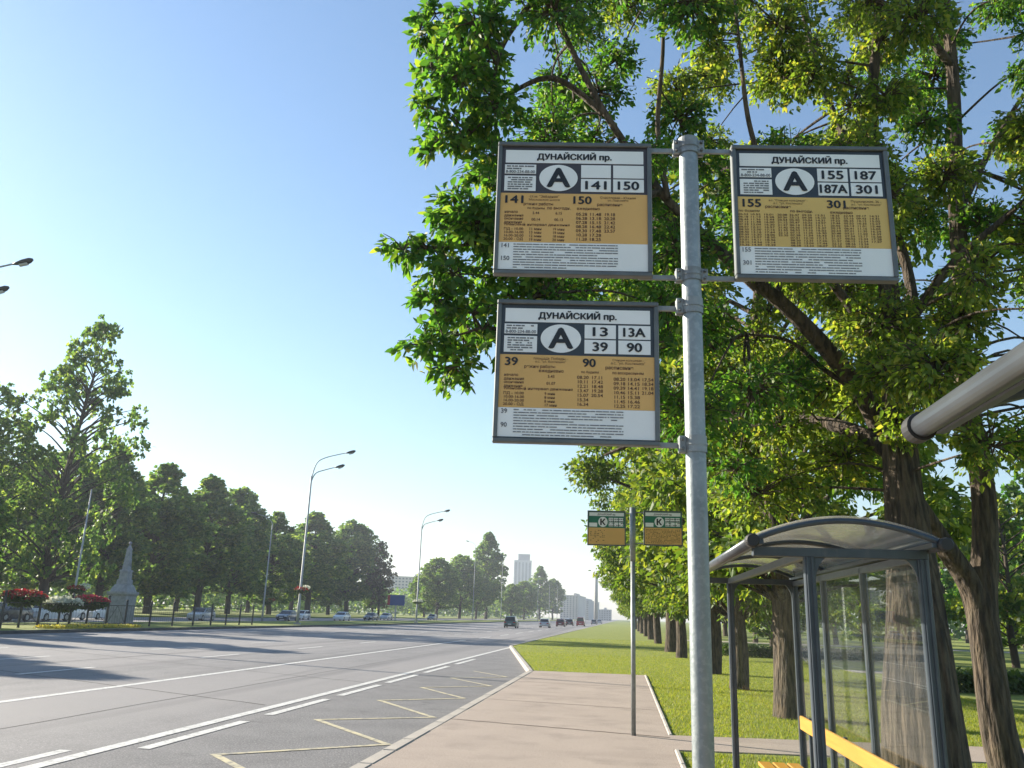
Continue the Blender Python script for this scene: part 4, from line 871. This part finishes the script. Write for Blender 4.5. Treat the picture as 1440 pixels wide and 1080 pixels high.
lamp_far('pale lamp mast left of the slender poplar', (658, 850), (669, 768), -43)
lamp_far('slim lamp mast left of the tower block', (705, 850), (707, 790), -40)
lamp_far('slim lamp mast under the tower block', (754, 866), (757, 815), -34)
lamp_far('slim lamp mast right of the tower block', (771, 866), (773, 822), -33)
lamp_far('slim lamp mast before the last dark tree', (782, 866), (784, 824), -33)

# ------------------------------------------------------------------ flower stands, monument, fence
def flowers(parent, c, rx, ry, rz, n, fm, size=.10, skirt=True):
    P = rng.normal(0, 1, (n, 3)); P = unit(P)*rng.uniform(.7, 1.05, n)[:, None]; P[:, 2] = np.abs(P[:, 2])*.9-.12
    D = P.copy(); P = P*np.array([rx, ry, rz])+np.array(c)
    LB = LeafBin(); LB.add(leaves(P, D, size, False, 0)); o = link('flowers', LB.mesh('flowers', fm), parent); o['kind'] = 'stuff'
    LB = LeafBin(); k = n; P = unit(rng.normal(0, 1, (k, 3)))*rng.uniform(.5, 1, k)[:, None]; P[:, 2] = -np.abs(P[:, 2])
    LB.add(leaves(P*np.array([rx*.96, ry*.96, rz*1.1])+np.array(c), np.stack([P[:, 0], P[:, 1], P[:, 2]-.6], 1), size*1.2, False, .3)); o = link('foliage', LB.mesh('foliage', 'leaf_hedge'), parent); o['kind'] = 'stuff'
def flower_stand(label, px0, px1, py, X, fm):
    a, b = atx(px0, py, X), atx(px1, py, X); c = (a+b)/2; w = (b[1]-a[1])/2*.92; h = c[2]
    t = thing('flower_stand', label, 'flower stand', (X, c[1], 0)); 
    m = MB(); m.lathe([(.12, -.1), (.07, .1), (.07, h-.55)], 10); m.build('stand', 'fence_metal', t)
    m = MB(); m.lathe([(.25, h-.6), (w*.55, h-.42), (w*.8, h-.18), (w*.82, h-.12)], 18); m.build('bowl', 'planter', t)
    flowers(t, (0, 0, h-.12), w*.75, w, .42, 900, fm, .16)
flower_stand('wide basket of red flowers on a stand at the left edge', 8, 58, 836, -35.2, 'flower_red')
flower_stand('basket of white flowers between the two red ones', 64, 108, 845, -35.2, 'flower_white')
flower_stand('basket of pink-red flowers beside the stone monument', 106, 146, 843, -35.2, 'flower_pink')
def mast_flowers(label, px, py, X, fm1, fm2, s=.7):
    p = atx(px, py, X); t = thing('flower_ring', label, 'flower basket', (p[0], p[1], p[2]))
    m = MB(); m._lathe([(.16, -.34), (s*.7, -.22), (s*.8, -.02), (.16, -.02)], 14, (0, 0, 0)); m.build('bowl', 'planter', t)
    flowers(t, (0, -.1, 0), s, s, .3, 250, fm1, .14)
    P = unit(rng.normal(0, 1, (120, 3)))*np.array([.35, .4, .2])+np.array([.3, .5, .2]); LB = LeafBin(); LB.add(leaves(P, P, .14, False, 0)); o = link('flowers', LB.mesh('flowers', fm2), t); o['kind'] = 'stuff'
mast_flowers('red and white flower ring round the pale mast beside the monument', 108, 828, -44, 'flower_red', 'flower_white')
pB = atx(424, 828, -34.0)
t = mast_flowers('red flower ring round the mast of the tallest lamp', 424, 829, -34.0, 'flower_red', 'flower_white', .75)
mast_flowers('white flower ring round the mast of the second lamp', 587, 846, -33.8, 'flower_white', 'flower_white', .8)
mast_flowers('dark flower ring round the mast among the poplars', 376, 846, -44, 'leaf_hedge', 'flower_red', .7)
# bed of low yellow flowers before the fence
P = np.stack([rng.uniform(-34.4, -33.0, 2600), rng.uniform(47.5, 57, 2600), rng.uniform(.03, .16, 2600)], 1); LB = LeafBin(); LB.add(leaves(P, rng.normal(0, 1, P.shape)+np.array([0, 0, 1]), .12, False, -.3))
o = link('flower_bed', LB.mesh('flower_bed', 'flower_yellow')); tag(o, 'low bed of yellow flowers at the fence near the monument', 'flower bed', kind='stuff')
# granite milestone
mp_ = atx(166, 880, -36.0); mh = atx(178, 763, -36.0)[2]
mon = thing('stone_monument', 'grey granite obelisk milestone on a stepped pedestal', 'monument', (-36.0, mp_[1], .02), 0)
def frust(w0, w1, z0, z1, mb):
    w0 *= .70; w1 *= .70
    return mb.add([(sx_*w/2, sy_*w/2, z) for w, z in ((w0, z0), (w1, z1)) for sx_, sy_ in ((-1, -1), (1, -1), (1, 1), (-1, 1))], [(3, 2, 1, 0), (4, 5, 6, 7), (0, 1, 5, 4), (1, 2, 6, 5), (2, 3, 7, 6), (3, 0, 4, 7)])
k = mh/5.8
for nm, parts in (('plinth', [(2.2, 2.12, -.05, .25*k), (1.98, 1.94, .25*k, 1.62*k)]), ('frieze', [(1.97, 1.97, 1.62*k, 2.05*k)]), ('cornice', [(2.0, 2.26, 2.05*k, 2.2*k), (2.26, 2.26, 2.2*k, 2.36*k), (1.9, 1.55, 2.36*k, 2.7*k), (1.5, 1.3, 2.7*k, 2.85*k)]), ('upper_block', [(1.16, 1.1, 2.85*k, 3.2*k), (.92, .86, 3.2*k, 3.75*k), (1.02, .9, 3.75*k, 3.88*k)]), ('obelisk', [(.66, .40, 3.88*k, 5.3*k)]), ('pyramid_top', [(.46, .46, 5.3*k, 5.4*k), (.36, .06, 5.4*k, 5.7*k)])):
    m = MB()
    for a in parts: frust(*a[:2], a[2], a[3], m)
    m.build(nm, 'granite', mon)
m = MB(); m._lathe([(.01, 5.66*k), (.09, 5.7*k), (.12, 5.78*k), (.08, 5.87*k), (.01, 5.9*k)], 10, (0, 0, 0)); m.build('finial', 'granite', mon, True)
# fence: separate posts, rails and slanting bars
fx = -34.6
ys = [yfor(px, 870, fx) for px in (2, 54, 98, 150, 176, 211, 243, 272, 297, 318, 337, 355)]
fence = thing('fence', 'black metal post fence with crossed bars along the median', 'fence', (fx, ys[0], 0))
for i, y in enumerate(ys):
    m = MB(); hp = 2.0 if i < 4 else 1.75; m.bbox((0, y-ys[0], hp/2-.05), (.11, .11, hp), .01); o = m.build('post', 'fence_metal', fence)
    m = MB(); m._lathe([(.02, hp-.06), (.085, hp+.0), (.07, hp+.08), (.01, hp+.13)], 8, (0, y-ys[0], 0)); m.build('finial', 'fence_metal', o, True)
    if i < len(ys)-1:
        d = ys[i+1]-y; a = y-ys[0]
        for z in (.25, 1.45):
            m = MB(); m.bbox((0, a+d/2, z), (.04, d-.12, .045), .006); m.build('rail', 'fence_metal', fence)
        if i < 4:
            for s in (0, 1):
                m = MB(); m.tube([(0, a+.06+s*(d-.12), .27), (0, a+d/2, 1.42)], .014, 5); m.build('slanting_bar', 'fence_metal', fence)
        n = max(4, int(d/.28))
        for q in range(1, n):
            m = MB(); m.tube([(0, a+d*q/n, .26), (0, a+d*q/n, 1.44)], .007, 4); m.build('bar', 'fence_metal', fence)

# ------------------------------------------------------------------ vehicles
def car_meshes(L, W, Hh, kind):
    """returns part meshes of a car, front towards +y, wheels on z=0"""
    wb = L*.30; wr = .33 if Hh < 1.6 else .36; out = {}
    if kind == 'suv': prof = [(-.5, .42), (-.495, .78), (-.47, 1.02), (.15, 1.02), (.40, .96), (.485, .82), (.5, .42)]; roof = [(-.47, 1.0), (-.40, Hh-.06), (-.34, Hh), (.02, Hh), (.08, Hh-.03), (.22, 1.0)]
    elif kind == 'hatch': prof = [(-.5, .36), (-.495, .66), (-.47, .93), (.16, .95), (.42, .84), (.49, .70), (.5, .36)]; roof = [(-.47, .91), (-.38, Hh-.07), (-.30, Hh), (.0, Hh), (.06, Hh-.03), (.24, .92)]
    elif kind == 'van': prof = [(-.5, .4), (-.5, .85), (-.49, 1.05), (.30, 1.05), (.44, 1.0), (.495, .8), (.5, .4)]; roof = [(-.495, 1.03), (-.485, Hh-.05), (-.45, Hh), (.15, Hh), (.22, Hh-.06), (.40, 1.02)]
    else: prof = [(-.5, .36), (-.495, .68), (-.46, .92), (.18, .93), (.42, .82), (.49, .68), (.5, .36)]; roof = [(-.40, .90), (-.24, Hh-.05), (-.17, Hh), (.0, Hh), (.06, Hh-.03), (.25, .91)]
    low = .22
    def loft(pts, half, closed_z=None, tum=0.0, zref=.9):
        n = len(pts); v = []; f = []
        cols = [-1, -.93, 0, .93, 1]
        for (y, z) in pts:
            endt = 1-.10*max(0, abs(y)-.38)/.12
            for ccc in cols:
                hw = half*endt-tum*max(0, z-zref); zz_ = z-(.035 if abs(ccc) == 1 else 0)
                v.append((ccc*hw, y*L, zz_))
        k = len(cols)
        for i in range(n-1):
            for j in range(k-1): f.append((i*k+j, i*k+j+1, (i+1)*k+j+1, (i+1)*k+j))
        return v, f, n, k
    v, f, n, k = loft(prof, W/2)
    b0 = len(v); v += [(x, y, low) for (x, y, z) in [v[i*k] for i in range(n)]]+[(x, y, low) for (x, y, z) in [v[i*k+k-1] for i in range(n)]]
    for i in range(n-1): f.append((i*k, (i+1)*k, b0+i+1, b0+i)); f.append((i*k+k-1, b0+n+i, b0+n+i+1, (i+1)*k+k-1))
    f.append(tuple(range(k))[::-1]+(b0, b0+n)); f.append(tuple((n-1)*k+j for j in range(k))+(b0+2*n-1, b0+n-1))
    f.append(tuple(b0+i for i in range(n))+tuple(b0+n+i for i in range(n))[::-1])
    body = MB().add(v, f)
    v, f, n, k = loft(roof, W/2-.06, tum=.20, zref=.92)
    f.append(tuple(i*k for i in range(n))); f.append(tuple(i*k+k-1 for i in range(n))[::-1]); body.add(v, f)
    for s in (-1, 1): body.bbox((s*(W/2+.08), L*.14, 1.0), (.16, .10, .12), .03)
    out['body'] = body
    zb, zt_ = roof[0][1]+.06, Hh-.10
    def yat(z, side):
        pts = roof[:3] if side < 0 else roof[:2:-1]
        pts = [roof[0], roof[1], roof[2]] if side < 0 else [roof[-1], roof[-2], roof[-3]]
        zs = [p[1] for p in pts]; return float(np.interp(z, zs, [p[0] for p in pts]))*L
    hw = lambda z: W/2-.06-.20*max(0, z-.92)
    side = MB()
    for s in (-1, 1):
        ya, yb = yat(zb, -1)+.10, yat(zb, 1)-.12; yc, yd = yat(zt_, -1)+.10, yat(zt_, 1)-.10; mid = (ya+yb)/2-.05
        for p, q, p2, q2 in ((ya, mid-.04, yc, mid-.04), (mid+.04, yb, mid+.04, yd)):
            side.add([(s*(hw(zb)+.012), p, zb), (s*(hw(zb)+.012), q, zb), (s*(hw(zt_)+.012), q2, zt_), (s*(hw(zt_)+.012), p2, zt_)], [(0, 1, 2, 3)])
    out['side_window'] = side
    for nm, sd in (('rear_window', -1), ('windscreen', 1)):
        g = MB(); o_ = sd*.014
        g.add([(-(hw(zb)-.07), yat(zb, sd)+o_, zb), (hw(zb)-.07, yat(zb, sd)+o_, zb), (hw(zt_)-.09, yat(zt_, sd)+o_*1.3, zt_), (-(hw(zt_)-.09), yat(zt_, sd)+o_*1.3, zt_)], [(0, 1, 2, 3)]); out[nm] = g
    for nm, y, mt in (('headlight', L/2, 0), ('taillight', -L/2, 0)):
        sg = 1 if y > 0 else -1; z = prof[-2][1]-.04 if sg > 0 else prof[1][1]+.05
        for q, s in enumerate((-1, 1)):
            out[nm+str(q)] = MB().bbox((s*(W/2-.26), y-sg*.05, z), (.34, .14, .15), .03)
    for q, s in enumerate((-1, 1)):
        pass
    out['bumper0'] = MB().bbox((0, L/2-.03, .40), (W*.86, .14, .22), .04); out['bumper1'] = MB().bbox((0, -L/2+.03, .42), (W*.86, .14, .24), .04)
    out['number_plate0'] = MB().bbox((0, L/2+.045, .46), (.52, .012, .11), .002); out['number_plate1'] = MB().bbox((0, -L/2-.045, .56), (.52, .012, .11), .002)
    wh = []
    for sy in (-1, 1):
        for s in (-1, 1): wh.append((s*(W/2-.10), sy*wb, wr))
    ty = MB(); ty.tube([(-.10, 0, 0), (-.085, 0, 0), (.085, 0, 0), (.10, 0, 0)], [wr*.9, wr, wr, wr*.9], 18); rm = MB(); rm.tube([(-.104, 0, 0), (.104, 0, 0)], [wr*.62, wr*.62], 14)
    out['_wheels'] = (wh, ty, rm); return out
MESHC = {}
def car(label, x, y, kind, colr, rz=0.0, z=ROADZ+.004, grp=None):
    L, W, Hh = dict(suv=(4.5, 1.86, 1.70), hatch=(4.1, 1.74, 1.50), sedan=(4.6, 1.80, 1.46), van=(4.7, 1.88, 1.95))[kind]
    if kind not in MESHC: MESHC[kind] = car_meshes(L, W, Hh, kind)
    P = MESHC[kind]; t = thing('car', label, 'car', (x, y, z), rz, grp)
    MM = {'body': 'car_'+colr, 'side_window': 'car_glass', 'rear_window': 'car_glass', 'windscreen': 'car_glass'}
    for nm, mb in P.items():
        if nm[0] == '_': continue
        base = nm.rstrip('01'); mt = MM.get(nm) or {'headlight': 'headlight', 'taillight': 'taillight', 'bumper': 'trim' if colr in ('dark', 'green', 'blue') else 'car_'+colr, 'number_plate': 'plate'}[base]
        o = mb.build(base, mt, t)
        if base == 'body':
            md = o.modifiers.new('bevel', 'BEVEL'); md.width = .05; md.segments = 2; md.limit_method = 'ANGLE'; md.angle_limit = R_(25)
            for p in o.data.polygons: p.use_smooth = True
    wh, ty, rm = P['_wheels']
    for p in wh:
        w_ = ty.build('wheel', 'tyre', t, False, p); rm.build('rim', 'rim', w_)
    return t
def gcar(label, px, py, kind, colr, rz, X=None, grp='cars on the side road across the median'):
    p = gnd(px, py, ROADZ) if X is None else atx(px, py, X)
    return car(label, p[0], p[1], kind, colr, rz, grp=grp)
oncoming = math.pi
gcar('dark car at the left edge under the red flower basket', 10, 866, 'hatch', 'dark', oncoming, -49)
gcar('white off-roader seen under the white flower basket', 66, 866, 'suv', 'white', oncoming, -49)
gcar('second white car just left of the stone monument', 92, 866, 'suv', 'white', oncoming, -52.5)
gcar('small white car half hidden by the stone monument', 137, 866, 'hatch', 'white', oncoming, -54)
gcar('silver estate car behind the fence, right of the monument', 283, 868, 'hatch', 'silver', oncoming, -50)
gcar('dark blue car left of the tallest lamp mast', 404, 868, 'sedan', 'blue', oncoming, -48)
gcar('white car right behind the tallest lamp mast', 424, 868, 'hatch', 'white', oncoming, -53)
gcar('lone white car between the lamp mast and brownish tree', 481, 868, 'sedan', 'white', oncoming, -47)
gcar('dark car below the brownish tree', 522, 868, 'sedan', 'dark', oncoming, -47)
gcar('silver car below the blue billboard', 543, 868, 'sedan', 'silver', oncoming, -50)
gcar('dark car far off right of the second lamp mast', 608, 868, 'hatch', 'grey', oncoming, -47)
g2 = 'cars driving away along the main road'
car('dark green estate car driving away in the middle of the road', *gnd(719, 883, ROADZ)[:2], 'suv', 'green', 0, grp=g2)
car('silver car ahead, left of a dark red one', -13.2, 150, 'hatch', 'silver', 0, grp=g2)
car('dark red car right of the silver one ahead', -12.3, 176, 'hatch', 'maroon', 0, grp=g2)
car('dark grey car between the dark red car and red van', -12.2, 205, 'hatch', 'dark', 0, grp=g2)
car('bright red van farthest ahead on the road', -9.4, 200, 'van', 'red', 0, grp=g2)
car('small grey car beyond the red van by the verge', -8.6, 270, 'hatch', 'grey', 0, grp=g2)
car('white car far ahead left of the red van', -16.5, 262, 'hatch', 'white', 0, grp=g2)
car('silver car far off beside the lawn edge', -8.5, 330, 'sedan', 'silver', 0, grp=g2)

# ------------------------------------------------------------------ billboard and far buildings
bp_ = atx(556, 862, -44); bt = atx(556, 832, -44)
bb = thing('billboard', 'blue roadside billboard with a red strip before the trees', 'billboard', (-44, bp_[1], 0), R_(0))
bw = 3.4; zt_ = bt[2]-.6; 
m = MB(); m.bbox((0, 0, zt_-1.0), (bw, .3, 2.0), .03); m.build('panel', 'billboard_blue', bb)
m = MB(); m.box((-bw/2+.25, -.16, zt_-1.0), (.5, .01, 1.9)); m.build('red_strip', 'billboard_red', bb)
m = MB(); m.tube([(0, 0, -.1), (0, 0, zt_-2.0)], .14, 10); m.build('post', 'lamp_pole', bb)
def block(name, label, x, y, w, d, h, wall, rz=0.0, floors=9, bays=12, win='window_dark', fw=.55, fh=.5):
    t = thing(name, label, 'building', (x, y, -.25), rz)
    m = MB(); m.box((0, 0, h/2), (w, d, h)); m.build('wall', wall, t)
    m = MB(); m.box((0, 0, h+.4), (w+.4, d+.4, .8)); m.box((w*.2, 0, h+1.8), (w*.12, d*.5, 2.2)); m.build('roof', wall, t)
    fl = h/floors
    for side in range(2):     # rows of windows on the two faces towards the road
        n = bays if side == 0 else max(2, int(bays*d/w)); ln = w if side == 0 else d
        for i in range(floors):
            m = MB()
            for j in range(n):
                u = -ln/2+ln*(j+.5)/n
                if side == 0: m.box((u, -d/2-.02, fl*(i+.55)), (ln/n*fw, .1, fl*fh))
                else: m.box((-w/2-.02, u, fl*(i+.55)), (.1, ln/n*fw, fl*fh))
            m.build('window_row', win, t)['kind'] = 'stuff'
    return t
tp = at(733, 868, 1250); th = at(733, 779, 1250)[2]
tw_ = 25.0
tt = thing('tower_block', 'pale blue-grey tower block rising alone above the distant trees', 'building', (tp[0], 1250, -.25), R_(8))
m = MB(); m.box((0, 0, th*.44), (tw_, tw_, th*.88)); m.build('wall', 'tower_wall', tt)
m = MB(); m.box((1.5, 0, th*.93), (tw_*.68, tw_*.7, th*.13)); m.build('top_storey', 'tower_dark', tt)
m = MB(); m.box((0, 0, th*.885), (tw_+.8, tw_+.8, 1.4)); m.build('cornice', 'tower_wall', tt)
for j in range(5):
    m = MB(); m.box((-tw_/2+tw_*(j+.5)/5, -tw_/2-.1, th*.44), (tw_*.10, .3, th*.84)); m.build('window_strip', 'tower_dark', tt)
    m = MB(); m.box((-tw_/2-.1, -tw_/2+tw_*(j+.5)/5, th*.44), (.3, tw_*.10, th*.84)); m.build('window_strip', 'tower_dark', tt)
ap = at(812, 868, 820); ah = at(808, 840, 820)[2]
block('apartment_block', 'long pale apartment block closing the end of the road', at(806, 868, 800)[0], 800, 16, 60, at(806, 839, 800)[2], 'panel_wall', R_(-4), 12, 6)
block('apartment_block', 'lower pale block beside the lamp column at road end', at(822, 868, 900)[0], 900, 20, 90, at(822, 846, 900)[2], 'panel_wall_grey', R_(-5), 10, 7)
block('apartment_block', 'grey block farthest along the road, right of the chimney', at(846, 868, 1000)[0], 1000, 22, 60, at(846, 858, 1000)[2], 'panel_wall_grey', 0, 5, 8)
block('apartment_block', 'pale apartment slab far behind the blue billboard', at(572, 860, 700)[0], 700, 34, 14, at(572, 812, 700)[2], 'panel_wall', R_(12), 12, 12)
block('apartment_block', 'second pale slab behind the second lamp mast', at(596, 860, 820)[0], 820, 34, 14, at(596, 820, 820)[2], 'panel_wall_grey', R_(12), 12, 12)
cp = at(838, 868, 560); ch = at(838, 806, 560)[2]
c_ = thing('chimney', 'slim grey chimney column standing at the end of the road', 'chimney', (cp[0], 560, -.25))
m = MB(); m.tube([(0, 0, 0), (0, 0, ch*.5), (0, 0, ch)], [1.35, 1.2, 1.1], 14); m.build('shaft', 'concrete', c_, True)
m = MB(); m.tube([(0, 0, ch-.8), (0, 0, ch+.2)], 1.25, 14); m.build('rim', 'concrete', c_)

# ------------------------------------------------------------------ air
hz = bpy.data.materials.new('haze'); hz.use_nodes = True; n = hz.node_tree; n.nodes.remove(n.nodes['Principled BSDF'])
pv = n.nodes.new('ShaderNodeVolumePrincipled'); pv.inputs['Color'].default_value = (0.82, 0.89, 1.0, 1); pv.inputs['Density'].default_value = 0.00034; pv.inputs['Anisotropy'].default_value = 0.2
n.links.new(pv.outputs[0], n.nodes['Material Output'].inputs['Volume'])
MATS['haze'] = hz
h_ = MB().box((0, 1450, 62), (4420, 3520, 127)).build('haze', 'haze'); tag(h_, 'thin pale evening haze over the avenue', 'haze', kind='stuff')
